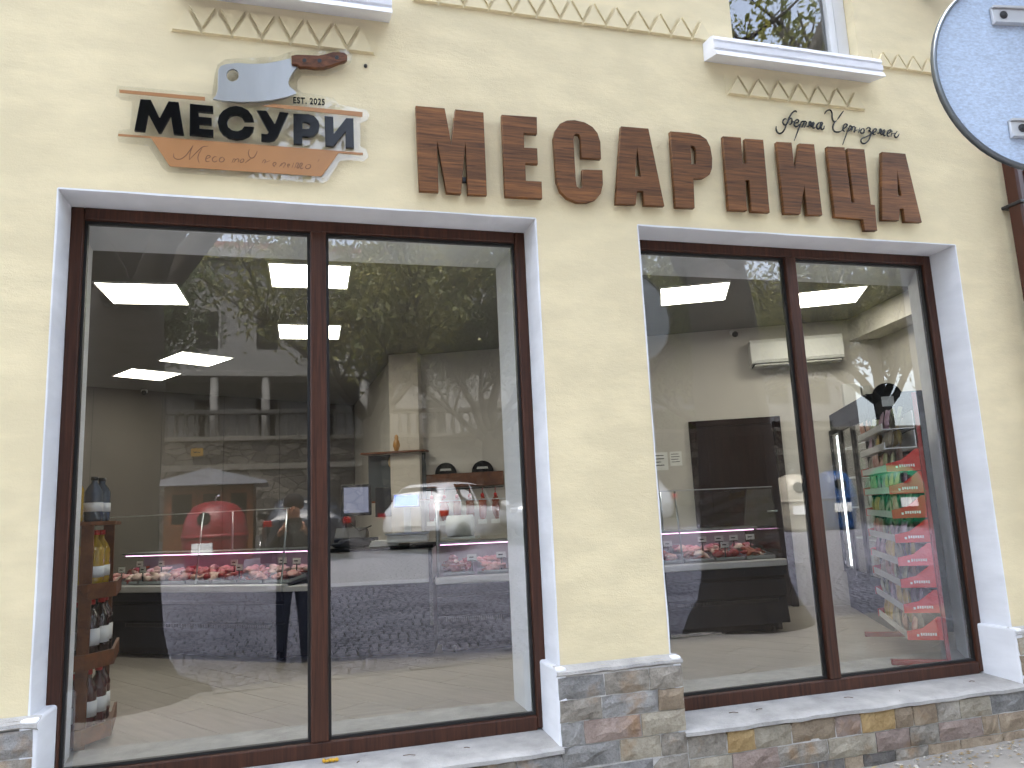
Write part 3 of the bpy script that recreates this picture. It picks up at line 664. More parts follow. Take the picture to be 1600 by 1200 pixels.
# door
dr = wthing('door', 'dark brown wooden door in the grey wall behind the meat counter', 'door', .875, ZFL)
mb = MB(); mb.box(-.49, -.42, -.05, .0, 0, 2.02, .004); mb.box(.42, .49, -.05, .0, 0, 2.02, .004); mb.box(-.42, .42, -.05, 0, 1.95, 2.02, .004); mb.build('door_frame', M['door'], dr)
lf = MB().box(-.419, .419, -.03, -.004, .01, 1.949, .003).build('door_leaf', M['door'], dr)
for z0, z1 in ((.15, .85), (1.0, 1.82)): MB().box(-.3, .3, -.038, -.03, z0, z1, .003).build('door_panel', M['door'], lf)
MB().tube([(.36, -.035, 1.0), (.36, -.07, 1.0), (.26, -.07, 1.0)], .01, 8).build('handle', M['steel'], lf)
# air conditioner
ac = wthing('air_conditioner', 'white split air conditioner unit high on the grey wall', 'air conditioner', 1.585, 2.905, 0)
MB().prism([(0, .0), (-.20, .02), (-.215, .05), (-.215, .24), (-.19, .28), (0, .28)], -.48, .48, 'yz').build('housing', M['pearl'], ac)
box('louvre', M['lightgrey'], ac, -.45, .45, -.21, -.06, -.012, .006, .004); box('air_slot', M['charcoal2'], ac, -.46, .46, -.2, -.02, -.004, .012)
# cameras, conduit, notices, boxes on the walls
def seccam(x, y, z, lab):
    t = thing('security_camera', lab, 'camera', (x, y, z), 0, 'security cameras'); MB().lathe([(.03, 0), (.045, -.02), (.04, -.05)], 14).build('mount', M['pearl'], t); MB().blob((0, -.03, -.055), (.035, .035, .035), 3, 2, 0).build('lens', M['darkmetal'], t)
x, y = onwall(.96, -.05); seccam(x, y, 3.35, 'small round security camera under the ceiling left of the air conditioner')
seccam(-2.0, 11.5, 3.36, 'small security camera at the top of the taupe panelled wall')
for t, z, w_, h_, lab in ((.03, 1.93, .2, .2, 'white notice with text pinned left of the dark door, leftmost'), (.22, 1.95, .13, .16, 'white notice pinned between the door and the other sheet')):
    n_ = wthing('notice', lab, 'notice', t, z, 0); box('sheet', M['paper'], n_, -w_/2, w_/2, -.006, -.002, -h_/2, h_/2)
    for q in range(4): box('text_line', M['charcoal'], n_, -w_*.4, w_*random.uniform(.1, .4), -.0075, -.0062, h_*(.3-.18*q), h_*(.34-.18*q))
fb = wthing('fuse_box', 'pale wall box and trunking above the drinks cooler', 'fuse box', 2.13, 2.35, 0); box('cover', M['pearl'], fb, -.09, .09, -.08, 0, 0, .3, .006); box('trunking', M['lightgrey'], fb, .11, .2, -.05, 0, -.2, .27, .003)
pil = wthing('pilaster', 'pale pilaster on the back wall above the hanging sausages', 'pilaster', -2.88, ZFL, 0); MB().box(-.18, .18, -.16, 0, 0, ZC-ZFL, .004).build('shaft', mat('pale_pilaster_paint', (.62, .57, .50, 1), .8, .05), pil)

# refrigerated counters
def counter(name, lab, x, y, a, L, posts=(), left_glass=False, right_glass=True, grille=(.2, .9)):
    t = thing(name, lab, 'counter', (x, y, ZFL), a, 'refrigerated meat counters')
    box('toe_kick', M['charcoal2'], t, .03, L-.03, .1, .78, .02, .09)
    b = box('base', M['charcoal2'], t, .0, L, .05, .82, .09, .56)
    MB().prism([(.0, .09), (.03, .30), (.055, .30), (.055, .09)], .004, L-.004, 'yz').build('lower_front_panel', M['charcoal'], t)
    box('upper_front_panel', M['charcoal'], t, .004, L-.004, .012, .052, .315, .455, .004); box('fascia', M['charcoal'], t, .004, L-.004, -.01, .052, .485, .56, .004)
    g = MB(); n = int((grille[1]-grille[0])*L/.018)
    for i in range(n): xx = grille[0]*L+i*.018; g.box(xx, xx+.008, .012, .03, .262, .292)
    tag(g.build('vent_grille', M['darkmetal'], t), kind='stuff')
    box('ledge', M['alu'], t, -.006, L+.006, -.03, .07, .562, .618, .01)
    MB().add([(0, .07, .60), (L, .07, .60), (L, .72, .69), (0, .72, .69)], [(0, 1, 2, 3)]).build('deck', M['steel'], t)
    box('back_panel', M['lightgrey'], t, .01, L-.01, .72, .80, .56, .86)
    sh = box('light_shelf', M['steel'], t, 0, L, .46, .74, .862, .884, .004)
    box('light_strip', M['pinkled'], sh, .03, L-.03, .48, .51, .853, .861)
    MB().prism([(.02, .62), (.10, 1.22), (.106, 1.22), (.026, .62)], .004, L-.004, 'yz').build('front_glass', M['cglass'], t)
    box('top_glass', M['cglass'], t, .004, L-.004, .10, .60, 1.222, 1.23)
    box('glass_edge', M['alu'], t, .004, L-.004, .092, .108, 1.231, 1.239)
    for xx in posts: MB().tube([(xx, .03, .6), (xx, .11, 1.235)], .008, 8).build('post', M['steel'], t); MB().tube([(xx, .48, .88), (xx, .48, 1.23)], .009, 8).build('post', M['steel'], t)
    for f_, xx in ((left_glass, .006), (right_glass, L-.012)):
        if f_: MB().prism([(.03, .62), (.11, 1.22), (.6, 1.22), (.72, .9), (.72, .62)], xx, xx+.006, 'yz').build('end_glass', M['cglass'], t)
    for xx in (.12, L-.12): MB().tube([(xx, .12, .035), (xx+.02, .12, .035)], .034, 12).build('caster', M['gasket'], t)
    return t
MEAT = [mat('meat_red', srgb(150, 40, 42), .35, .25, 25, .3, 60, rnd=.2), mat('meat_pink', srgb(206, 120, 122), .35, .3, 30, .3, 60, col2=srgb(226, 178, 172), rnd=.15), mat('meat_sausage', srgb(150, 70, 46), .4, .2, 20, rnd=.25), mat('meat_fat', srgb(226, 196, 186), .4, .1, 20, rnd=.1)]
random.seed(11)
meat_me = []
for i in range(8):
    mb = MB(); kd = i % 4
    if kd == 2: mb.tube([(-.09, 0, .015), (-.04, .02, .02), (.03, .02, .02), (.09, -.01, .015)], [.012, .022, .022, .012], 8)
    else: mb.blob((0, 0, .02), (random.uniform(.05, .08), random.uniform(.04, .06), random.uniform(.02, .035)), i, 2, .3)
    o = mb.build('meat_cut', MEAT[kd]); meat_me.append(o.data); bpy.data.objects.remove(o)
traym = None
def trays(t, x0, x1, wd, lab, grp, dens=15):
    global traym
    n = round((x1-x0)/wd); Mw = Matrix.Translation(t.location) @ Matrix.Rotation(t.rotation_euler.z, 4, 'Z')
    for i in range(n):
        for r_ in range(2):
            lx = x0+wd*(i+.5); ly = .22+.26*r_; lz = .612+ly*.138-.005
            p = Mw @ Vector((lx, ly, lz))
            q = thing('meat_tray', lab[r_], 'meat tray', p, t.rotation_euler.z, grp); q.rotation_euler = (R(7.9), 0, t.rotation_euler.z)
            if traym is None:
                tb = MB(); a, b = .13, .115; tb.box(-a, a, -b, b, 0, .006); tb.box(-a, -a+.006, -b, b, .006, .025); tb.box(a-.006, a, -b, b, .006, .025); tb.box(-a+.006, a-.006, -b, -b+.006, .006, .025); tb.box(-a+.006, a-.006, b-.006, b, .006, .025)
                o = tb.build('tray', M['steel'], q); traym = o.data
            else: o = put('tray', traym, None, q)
            o.scale = (wd/.28, 1, 1)
            kk = random.choice((0, 1, 1, 2, 3, 1))
            for m_ in range(dens):
                o = put('meat_cut', meat_me[(kk if random.random() < .7 else random.randrange(4))+random.choice((0, 4))], None, q)
                o.location = (random.uniform(-.085, .085)*wd/.28, random.uniform(-.075, .075), .006+.012*(m_//5)); o.rotation_euler = (random.uniform(-.3, .3), random.uniform(-.3, .3), random.uniform(0, 6)); s_ = random.uniform(.5, .9); o.scale = (s_, s_, s_)
tagm = []
def price_tags(t, spots, lab, grp):
    Mw = Matrix.Translation(t.location) @ Matrix.Rotation(t.rotation_euler.z, 4, 'Z')
    for (lx, ly, h) in spots:
        q = thing('price_tag', lab, 'price tag', Mw @ Vector((lx, ly, .615+ly*.138)), t.rotation_euler.z+random.uniform(-.15, .15), grp)
        if not tagm:
            st = MB().tube([(0, 0, 0), (0, 0, .1)], .006, 6).box(-.036, .036, .002, .006, .09, .14).build('holder', M['darkmetal'], q)
            cd = MB().box(-.040, .040, -.003, .001, .097, .146).build('card', M['paper'], q); pr = MB().box(-.024, .014, -.0045, -.003, .117, .126).build('print', M['charcoal'], cd)
            tagm.extend((st.data, cd.data, pr.data))
        else:
            put('holder', tagm[0], None, q); cd = put('card', tagm[1], None, q); put('print', tagm[2], None, cd)
cL = counter('meat_counter', 'long dark meat counter angled towards the left, behind the bottle rack', -1.91, 8.13, R(-37.5), 2.30, (1.35, 2.26), grille=(.25, .95))
cM = counter('meat_counter', 'dark meat counter right of the cash desk, under hanging sausages', 1.12, 6.37, R(-11.5), 1.76, (.02, .9), left_glass=True, grille=(.04, .8))
cR = counter('meat_counter', 'dark meat counter in front of the brown door, on casters', 2.89, 6.02, R(-7.5), 1.18, (.28,), grille=(.1, .95))
trays(cL, .05, 2.28, .28, ('steel tray of cut meat in the front row of the long angled counter', 'steel tray of cut meat in the rear row of the long angled counter'), 'meat trays in the angled counter')
trays(cM, .05, 1.74, .28, ('meat tray in the front row of the counter right of the desk', 'meat tray in the rear row of the counter right of the desk'), 'meat trays right of the desk')
trays(cR, .04, 1.16, .28, ('meat tray in the front row of the counter before the door', 'meat tray in the rear row of the counter before the door'), 'meat trays before the door')
price_tags(cL, [(.35, .36, 0), (.62, .36, 0), (.4, .11, 0), (.66, .11, 0), (1.5, .34, 0), (1.75, .12, 0), (2.0, .38, 0), (2.18, .34, 0)], 'white price card on a black holder in the long angled counter', 'price cards in the angled counter')
price_tags(cM, [(.3, .15, 0), (.55, .2, 0), (.95, .3, 0)], 'white price card among the meat right of the cash desk', 'price cards right of the desk')
price_tags(cR, [(.25, .3, 0), (.62, .42, 0), (.78, .42, 0), (.92, .42, 0), (1.08, .42, 0), (.7, .12, 0)], 'white price card on a black holder before the brown door', 'price cards before the door')
# corner unit and cash desk
cu_ = thing('corner_unit', 'dark wedge shaped corner unit joining the angled counter and the cash desk', 'counter', (0, 0, ZFL))
q4 = [(-.075, 6.72), (.27, 6.56), (.45, 7.2), (.42, 7.3)]
MB().prism(q4, .05, .56, 'xy').build('base', M['charcoal'], cu_); MB().prism([(-.085, 6.70), (.28, 6.53), (.47, 7.2), (.42, 7.32)], .562, .6, 'xy').build('ledge', M['alu'], cu_)
ds = thing('cash_desk', 'cash desk with light grey front band above a dark panel', 'desk', (.285, 6.56, ZFL), R(-13.5))
box('dark_panel', M['charcoal'], ds, 0, .83, .02, .6, .03, .60); box('grey_panel', M['lightgrey'], ds, 0, .83, 0, .6, .602, .855, .004); box('trim', M['alu'], ds, 0, .83, -.008, .0, .585, .612); box('desk_top', M['charcoal2'], ds, -.01, .84, -.02, .62, .857, .885, .004)
box('end_post', M['darkmetal'], ds, .8, .828, -.024, -.01, .25, .855)
Md = Matrix.Translation(ds.location) @ Matrix.Rotation(ds.rotation_euler.z, 4, 'Z')
def ontop(name, lab, cat, lx, ly, rz=0., z=.886): return thing(name, lab, cat, Md @ Vector((lx, ly, z)), ds.rotation_euler.z+rz)
mo = ontop('monitor', 'black monitor with a pale lit screen standing on the cash desk', 'monitor', .06, .36, .1)
box('foot', M['darkmetal'], mo, -.1, .1, -.07, .07, 0, .015, .004); MB().tube([(0, .02, .01), (0, .02, .3)], .018, 10).build('stand', M['darkmetal'], mo); bz = box('housing', M['darkmetal'], mo, -.03, .23, -.02, .02, .26, .53, .006); box('screen', M['screen'], bz, -.005, .205, -.024, -.019, .285, .505)
box('rear_display', M['darkmetal'], mo, .26, .4, .05, .09, .24, .5, .006)
mo2 = ontop('cash_register', 'black cash register with cables beside the monitor', 'cash register', .1, .2, .0)
MB().prism([(0, 0), (.2, 0), (.2, .12), (.08, .16), (0, .08)], -.1, .16, 'yz').build('body', M['darkmetal'], mo2); box('drawer', M['charcoal'], mo2, -.1, .24, -.02, .2, -.0, .07, .004)
MB().tube([(.02, .1, .2), (.1, .05, .13), (.2, .08, .17)], .006, 6).build('cable', M['gasket'], mo2)
bg_ = ontop('folded_bag', 'dark crumpled bag lying on the cash desk', 'bag', .15, .08, .2); MB().blob((0, 0, .03), (.16, .07, .04), 5, 3, .3).build('bag', M['charcoal'], bg_)
bk = ontop('ledger', 'cream stack of papers next to the scale on the desk', 'papers', .42, .15, .1)
for q in range(3): box('sheaf', M['paper'], bk, -.12+.01*q, .12, -.08, .08, .016*q, .016*q+.014)
sc_ = ontop('shop_scale', 'white shop scale with a column and blue lit display', 'scale', .62, .18, .03)
box('base', M['pearl'], sc_, -.17, .17, -.14, .14, .02, .085, .01); box('pan', M['steel'], sc_, -.18, .18, -.15, .15, .087, .1, .003); box('column', M['pearl'], sc_, -.04, .02, .1, .14, .085, .36, .005)
hd_ = box('display_head', M['pearl'], sc_, -.13, .1, .09, .13, .31, .43, .008); box('display', M['blue'], hd_, -.115, .085, .085, .0899, .325, .415)
# dark product shelf, sausages board and round signs on the wall behind
shf = wthing('wall_shelf', 'dark wall shelf unit with pale boards behind the cash desk', 'shelf', -3.02, 1.62, -.05)
box('back_board', mat('slate_board', (.05, .06, .07, 1), .5), shf, -.34, .36, -.03, 0, 0, .56); box('board', M['rackwood'], shf, -.37, .4, -.2, 0, .565, .585); box('board', M['rackwood'], shf, -.37, .4, -.2, 0, .0, .02)
sh_M = shf.matrix_basis
for q in range(5):
    o = thing('small_tub', 'pale small tub on the lower board of the dark wall shelf', 'tub', Matrix.Translation(shf.location) @ Matrix.Rotation(RW, 4, 'Z') @ Vector((-.15+.11*q, -.12, .021)), RW, 'tubs on the wall shelf'); MB().lathe([(.03, 0), (.042, .05), (.044, .055)], 12).build('cup', M['pearl'], o); MB().lathe([(.045, .056), (.045, .062)], 12).build('lid', M['lightgrey'], o)
em = wthing('round_emblem', 'round pale wooden emblem with a dark mark on the wall shelf', 'emblem', -3.02, 2.09, -.1)
Me = Matrix.Rotation(pi/2, 4, 'X'); MB().lathe([(.001, 0), (.085, 0), (.085, .012), (.001, .012)], 20, M=Me).build('disc', mat('pale_wood_disc', srgb(196, 166, 120), .6), em); MB().prism([(-.05, -.01), (.0, .015), (.05, .03), (.01, -.02)], -.016, -.0125).build('mark', M['charcoal'], em)
fg = wthing('figurine', 'small golden bird figurine on top of the wall shelf', 'figurine', -2.98, 2.206, -.14); MB().lathe([(.03, 0), (.035, .02), (.05, .07), (.04, .12), (.03, .14), (.035, .17), (.02, .2), (.003, .215)], 14).build('body', mat('gold_ceramic', srgb(170, 120, 50), .3), fg)
for s_ in (-1, 1): MB().lathe([(.012, 0), (.002, .05)], 8, (.02*s_, 0, .2)).build('ear_tuft', M['rackwood'], fg)
hb = wthing('sausage_board', 'wooden hanging board with hooks on the wall right of the pilaster', 'rack', -2.2, 1.40, -.03)
box('board', M['rackwood'], hb, -.46, .46, -.03, 0, .36, .52, .004); box('rail', M['darkmetal'], hb, -.46, .46, -.06, -.045, .33, .345)
for q in range(6): MB().tube([(-.38+.15*q, -.05, .34), (-.38+.15*q, -.09, .32), (-.38+.15*q, -.09, .28)], .006, 6).build('hook', M['red'], hb)
hm = Matrix.Translation(hb.location) @ Matrix.Rotation(RW, 4, 'Z')
for q in range(6):
    o = thing('hanging_sausage', 'pack of dried sausages with red top and white price card on the board', 'sausage', hm @ Vector((-.38+.15*q, -.09, -.02)), RW, 'hanging sausage packs'); MB().blob((0, 0, .12), (.05, .03, .14), q, 2, .2).build('pack', MEAT[2], o); MB().blob((0, 0, .27), (.025, .02, .03), q, 1, .1).build('red_top', M['redplastic'], o); box('card', M['paper'], o, -.05, .05, -.045, -.04, -.05, .0)
for tt, lab in ((-2.42, 'black half-round sign above the sausages, the left of two'), (-1.98, 'black half-round sign above the sausages, the right of two')):
    o = wthing('arched_sign', lab, 'sign', tt, 1.92, -.05); MB().prism([(.13*cos(pi*i/14), .13*sin(pi*i/14)) for i in range(15)], -.012, 0).build('board', M['charcoal2'], o); MB().prism([(-.07, .035), (.07, .035), (.06, .06), (-.06, .06)], -.0135, -.0121).build('print', M['lightgrey'], o)
st_ = wthing('roll_dispenser', 'pale pink paper roll stand on the counter right of the desk', 'dispenser', -1.9, 1.22, -1.6); MB().tube([(-.1, 0, .12), (.14, 0, .12)], .1, 20).build('roll', M['pearl'], st_); box('foot', M['alu'], st_, -.14, .18, -.1, .1, 0, .02)

# drinks cooler
FX, FYY = 5.52, 6.93; fa = math.atan2(5.45-6.93, 4.74-5.52)
cl = thing('drinks_cooler', 'tall black glass-door drinks cooler behind the snack rack', 'cooler', (FX, FYY, ZFL), fa)   # local x runs towards the window, local y towards the wall
L = 1.67; hh = 1.98; W_ = .62
box('cabinet_side', M['charcoal'], cl, L-.04, L, 0, W_, .0, hh); box('cabinet_side', M['charcoal'], cl, 0, .04, 0, W_, 0, hh); box('cabinet_back', M['lightgrey'], cl, .04, L-.04, W_-.04, W_, .36, hh-.16); box('header', M['charcoal'], cl, .04, L-.04, 0, W_, hh-.16, hh); box('plinth', M['charcoal2'], cl, .04, L-.04, 0.0, W_, 0, .36)
for a_, b_ in ((.04, .56), (.575, 1.1), (1.115, L-.04)):
    d0 = MB(); d0.box(a_, a_+.05, -.03, 0, .36, hh-.17, .004); d0.box(b_-.05, b_, -.03, 0, .36, hh-.17, .004); d0.box(a_+.05, b_-.05, -.03, 0, .36, .41); d0.box(a_+.05, b_-.05, -.03, 0, hh-.22, hh-.17)
    dd = d0.build('cooler_door', M['charcoal2'], cl); box('pane', M['cglass'], dd, a_+.05, b_-.05, -.018, -.012, .41, hh-.22)
    if a_ < .5: box('light_strip', M['whiteled'], dd, a_+.09, a_+.105, .02, .035, .42, hh-.23)
for z in (.7, 1.0, 1.3, 1.6): box('wire_shelf', M['alu'], cl, .05, L-.05, .08, W_-.05, z, z+.012)
clM = Matrix.Translation(cl.location) @ Matrix.Rotation(fa, 4, 'Z')
BM = [mat('bottle_a', (.10, .25, .10, 1), .15), mat('bottle_b', (.35, .18, .05, 1), .15), mat('bottle_c', (.55, .57, .6, 1), .15)]
cb = []
for i in range(3):
    o = MB().lathe([(.03, 0), (.032, .13), (.014, .19), (.013, .24), (.001, .241)], 10).build('drink_bottle', BM[i]); cb.append(o.data); bpy.data.objects.remove(o)
for zi, z in enumerate((.37, .713, 1.013, 1.313)):
    for q in range(13):
        if random.random() < .35: continue
        o = put('drink_bottle', cb[random.randrange(3)], None); p = clM @ Vector((.12+.115*q, .2, z)); o.location = p
        tag(o, 'small drink bottle on the %s shelf of the black cooler' % ('bottom', 'second', 'third', 'top')[zi], 'bottle', 'bottles in the cooler')

# snack rack: red stand with stepped trays seen from the end
rk = thing('snack_rack', 'red metal snack stand with ten stepped trays inside the window', 'rack', (4.04, 4.20, ZFL+.024), R(0))
u_h = 1.77; RL = 1.1
ra = math.atan2(.96, .6)
rk.rotation_euler = (0, 0, ra-pi/2)                  # local y runs along the trays, away from the glass
for y in (0, RL): box('upright', M['red'], rk, -.012, .012, y-.012, y+.012, 0, u_h, .003); box('foot', M['red'], rk, -.34, .02, y-.02, y+.02, -.0, .035, .004)
box('cross_bar', M['red'], rk, -.012, .012, .018, RL-.018, 1.4, 1.43); box('cross_bar', M['red'], rk, -.012, .012, .018, RL-.018, .2, .23)
MB().prism([(-.21, -.14), (-.01, -.14)]+[(-.11+.1*cos(pi*i/10), .02+.1*sin(pi*i/10)) for i in range(11)], .30, .31, 'xz').build('header_sign', M['charcoal2'], rk).location.z = u_h
MB().prism([(-.15, -.05), (-.07, -.05), (-.07, .02), (-.15, .02)], .296, .2995, 'xz').build('header_print', M['lightgrey'], rk).location.z = u_h
rkM = Matrix.Translation(rk.location) @ Matrix.Rotation(ra-pi/2, 4, 'Z')
TZ = (.16, .33, .49, .63, .78, .94, 1.10, 1.25, 1.40, 1.53)
names_ = ('lowest', 'second lowest', 'third lowest', 'fourth lowest', 'fifth', 'sixth', 'seventh', 'third highest', 'second highest', 'top')
PKM = [mat('packet_%d' % i, srgb(*c), .3, .5, 16, .3, 30, col2=srgb(*c2), rnd=.2) for i, (c, c2) in enumerate((((150, 40, 40), (210, 190, 170)), ((90, 90, 84), (190, 180, 160)), ((170, 130, 50), (220, 200, 120)), ((120, 60, 90), (200, 180, 200)), ((60, 90, 60), (190, 190, 150))))]
pk = []
for i in range(5):
    mb = MB(); n = 5; vs = []
    for a in range(n+1):
        for b in range(n+1):
            fx, fz = a/n, b/n; bl = .016*sin(pi*fx)*sin(pi*fz); vs.append((-.045+.09*fx, -bl-.002, .13*fz+random.uniform(-.003, .003)))
    m_ = len(vs); vs += [(x, -y, z) for x, y, z in vs]
    fq = [(a*(n+1)+b, (a+1)*(n+1)+b, (a+1)*(n+1)+b+1, a*(n+1)+b+1) for a in range(n) for b in range(n)]
    mb.add(vs, fq+[tuple(m_+v for v in reversed(f)) for f in fq], None, True)
    o = mb.build('snack_packet', PKM[i]); pk.append(o.data); bpy.data.objects.remove(o)
capme = {}
for i, z in enumerate(TZ):
    mb = MB()
    for seg in ([(-.22, .0), (-.02, .0), (-.02, .006), (-.22, .006)], [(-.22, .006), (-.214, .006), (-.214, .045), (-.22, .045)], [(-.026, .006), (-.02, .006), (-.02, .12), (-.026, .12)]):
        mb.prism([(x, z+zz_-(x+.03)*(-.0)) for x, zz_ in seg], .008, RL-.008, 'xz')
    tr = mb.build('tray', M['alu'], rk)
    if i < 8:
        mt = M['pinkplastic'] if i == 3 else M['redplastic']
        for y0 in (-.004, RL-.002):
            cp = MB().prism([(-.225, z-.005), (-.015, z-.005), (-.015, z+.14), (-.035, z+.14), (-.13, z+.07), (-.225, z+.05)], y0, y0+.008, 'xz').build('end_cap', mt, tr)
            if y0 < 0:
                lt = MB()
                for q in range(7): a = -.145+.014*q; lt.box(a, a+.009, -.0058, -.0041, z+.022+.002*(q % 2), z+.040)
                lt.box(-.168, -.155, -.0058, -.0041, z+.018, z+.032); lt.build('lettering', M['pearl'], tr)
    for q in range(9):
        for r_ in range(2):
            o = put('snack_packet', pk[(i*2+q//3+r_) % 5], None); o.location = rkM @ Vector((-.18+.07*r_+random.uniform(-.01, .01), .08+.115*q+random.uniform(-.02, .02), z+.01+.02*r_)); o.rotation_euler = (random.uniform(-.35, .1), random.uniform(-.2, .2), ra-pi/2-pi/2+random.uniform(-.25, .25))
            tag(o, 'small snack packet in the %s tray of the red stand' % names_[i], 'packet', 'snack packets on the %s tray' % names_[i])

# bottle rack by the left jamb
br = thing('bottle_rack', 'stepped brown wooden bottle rack beside the left jamb', 'rack', (-1.135, 4.70, ZFL), R(8))
BZ = (.06, .43, .79, 1.17)
for x, y in ((-.28, .0), (.06, .0), (.13, .52), (-.28, .52)): box('post', M['rackwood'], br, x-.03, x+.03, y-.018, y+.018, 0, 1.17, .003)
for z in BZ:
    MB().prism([(-.32, -.05), (.07, -.05), (.19, .09), (.19, .56), (-.32, .56)], z-.02, z, 'xy').build('shelf', M['rackwood'], br)
    lip = MB(); lip.prism([(-.32, -.065), (.075, -.065), (.07, -.05), (-.32, -.05)], z-.03, z+.05, 'xy'); lip.prism([(.075, -.065), (.205, .085), (.19, .09), (.07, -.05)], z-.03, z+.05, 'xy'); lip.prism([(.205, .085), (.205, .56), (.19, .56), (.19, .09)], z-.03, z+.05, 'xy')
    if z < 1.1: lip.build('shelf_edge', M['rackwood'], br)
M['oil'] = mat('oil_bottle', srgb(178, 142, 34), .1, .1, coat=.5); M['jar'] = mat('grey_bottle', srgb(70, 80, 92), .1, .1, coat=.5); M['wine'] = mat('dark_bottle', srgb(34, 12, 16), .08, .1, coat=.8); M['syrup'] = mat('red_bottle', srgb(74, 14, 20), .1, .15, coat=.6)
def bottle(mb_, cap_, h, r, lab, grp, lx, ly, z, label_h=None):
    t = thing('bottle', lab, 'bottle', Matrix.Translation(br.location) @ Matrix.Rotation(R(8), 4, 'Z') @ Vector((lx, ly, z+.001)), random.uniform(-.4, .4), grp)
    pr = [(r*.9, 0), (r, .01)]+[(r*(1-.04*(q % 2)), .02+(h*.66-.02)*q/10) for q in range(11)]+[(r*.75, h*.76), (r*.36, h*.86), (r*.36, h*.93)]
    MB().lathe(pr, 14).build('body', mb_, t); MB().lathe([(r*.42, h*.925), (r*.42, h), (r*.3, h*1.005)], 12).build('cap', cap_, t)
    if label_h: MB().lathe([(r*1.02, h*.22), (r*1.02, h*.22+label_h)], 14).build('label_sticker', M['paper'], t)
for q in range(2): bottle(M['oil'], M['redplastic'], .26, .045, 'golden oil bottle with red cap on top of the bottle rack', 'oil bottles on the rack top', -.11+.1*q, -.0, BZ[3])
for q in range(2): bottle(M['jar'], M['darkmetal'], .25, .048, 'grey bottle with wide black cap on top of the bottle rack', 'grey bottles on the rack top', .07+.03*q, .14+.12*q, BZ[3], .05)
for lx, ly in ((-.22, .02), (-.1, .02), (-.02, .08), (.08, .2), (.1, .34)): bottle(M['oil'] if lx > -.15 else M['jar'], M['redplastic'], .33, .052, 'tall ribbed oil bottle on the upper shelf of the bottle rack' if lx > -.15 else 'grey ribbed bottle by the jamb on the upper rack shelf', 'bottles on the upper rack shelf', lx, ly, BZ[2], .06 if lx > .05 else None)
for lx, ly in ((-.24, .02), (-.14, .02), (.02, .06), (.08, .17), (.12, .28), (.13, .4)): bottle(M['wine'], M['redplastic'], .31, .045, 'dark bottle with red cap and white label on the middle rack shelf', 'bottles on the middle rack shelf', lx, ly, BZ[1], .09)
for lx, ly in ((-.24, .02), (-.14, .02), (.02, .06), (.08, .17), (.12, .28), (.13, .4)): bottle(M['syrup'], M['redplastic'], .31, .045, 'deep red bottle with white label on the lowest rack shelf', 'bottles on the lowest rack shelf', lx, ly, BZ[0], .08)
for z, xs in ((BZ[2], ((.12, .02), (.17, .075))), (BZ[0], ((-.22, -.075),))):
    for (lx, ly) in xs:
        o = thing('shelf_label', 'white price label on the edge of the bottle rack', 'price label', Matrix.Translation(br.location) @ Matrix.Rotation(R(8), 4, 'Z') @ Vector((lx, ly-.012, z)), R(8)+(R(49) if lx > 0 else 0), 'price labels on the bottle rack'); box('card', M['paper'], o, -.03, .03, -.004, 0, -.02, .05)

# ------------------------------------------------------------------ the street in front of the shop (mirrored in the glass)
def gz(x): return .018*x-.02                                    # pavement level
KY = .19                                                       # kerb line
def rz_(x, y): return gz(x)-.12+.072*(KY-y)                     # road climbs away from the shop
M['pave'] = mat('worn_pavement', srgb(142, 138, 131), .85, .2, 3.5, .6, 70, detail=9)
M['kerb'] = mat('kerb_stone', srgb(126, 124, 120), .8, .15, 8, .5, 50)
M['road'] = mat('road_bed', srgb(74, 72, 72), .9, .15, 5, .4, 40)
M['cobble'] = mat('cobble_granite', srgb(90, 90, 100), .5, .3, 2.2, .4, 60, col2=srgb(136, 136, 148))
g_ = MB(); g_.add([(-400, -400, -1.4), (400, -400, -1.4), (400, 400, -1.4), (-400, 400, -1.4)], [(0, 1, 2, 3)]); struct(g_.build('ground', M['road']))
def strip(name, m, y0, y1, zf, x0=-26, x1=30, n=28, thick=.3):
    xs = [x0+(x1-x0)*i/n for i in range(n+1)]; vs = []
    for x in xs: vs += [(x, y0, zf(x, y0)), (x, y1, zf(x, y1)), (x, y1, zf(x, y1)-thick), (x, y0, zf(x, y0)-thick)]
    fs = [(i*4+q, i*4+(q+1) % 4, (i+1)*4+(q+1) % 4, (i+1)*4+q) for i in range(n) for q in range(4)]+[(0, 1, 2, 3), (n*4+3, n*4+2, n*4+1, n*4)]
    return struct(MB().add(vs, fs).build(name, m))
strip('pavement', M['pave'], KY+.16, PY+.05, lambda x, y: gz(x))
kerb = struct(bpy.data.objects.new('kerb', None)); C.objects.link(kerb)
random.seed(5); x = -12.
while x < 16:
    Lk = random.uniform(.8, 1.05); MB().box(x, x+Lk-.008, KY+random.uniform(-.005, .005), KY+.158, -.35, gz(x+Lk/2)+.012, .012).build('kerb_stone', M['kerb'], kerb); x += Lk
road = strip('road', M['road'], -18, KY+.02, rz_)
vs = []; fs = []; y = KY-.06
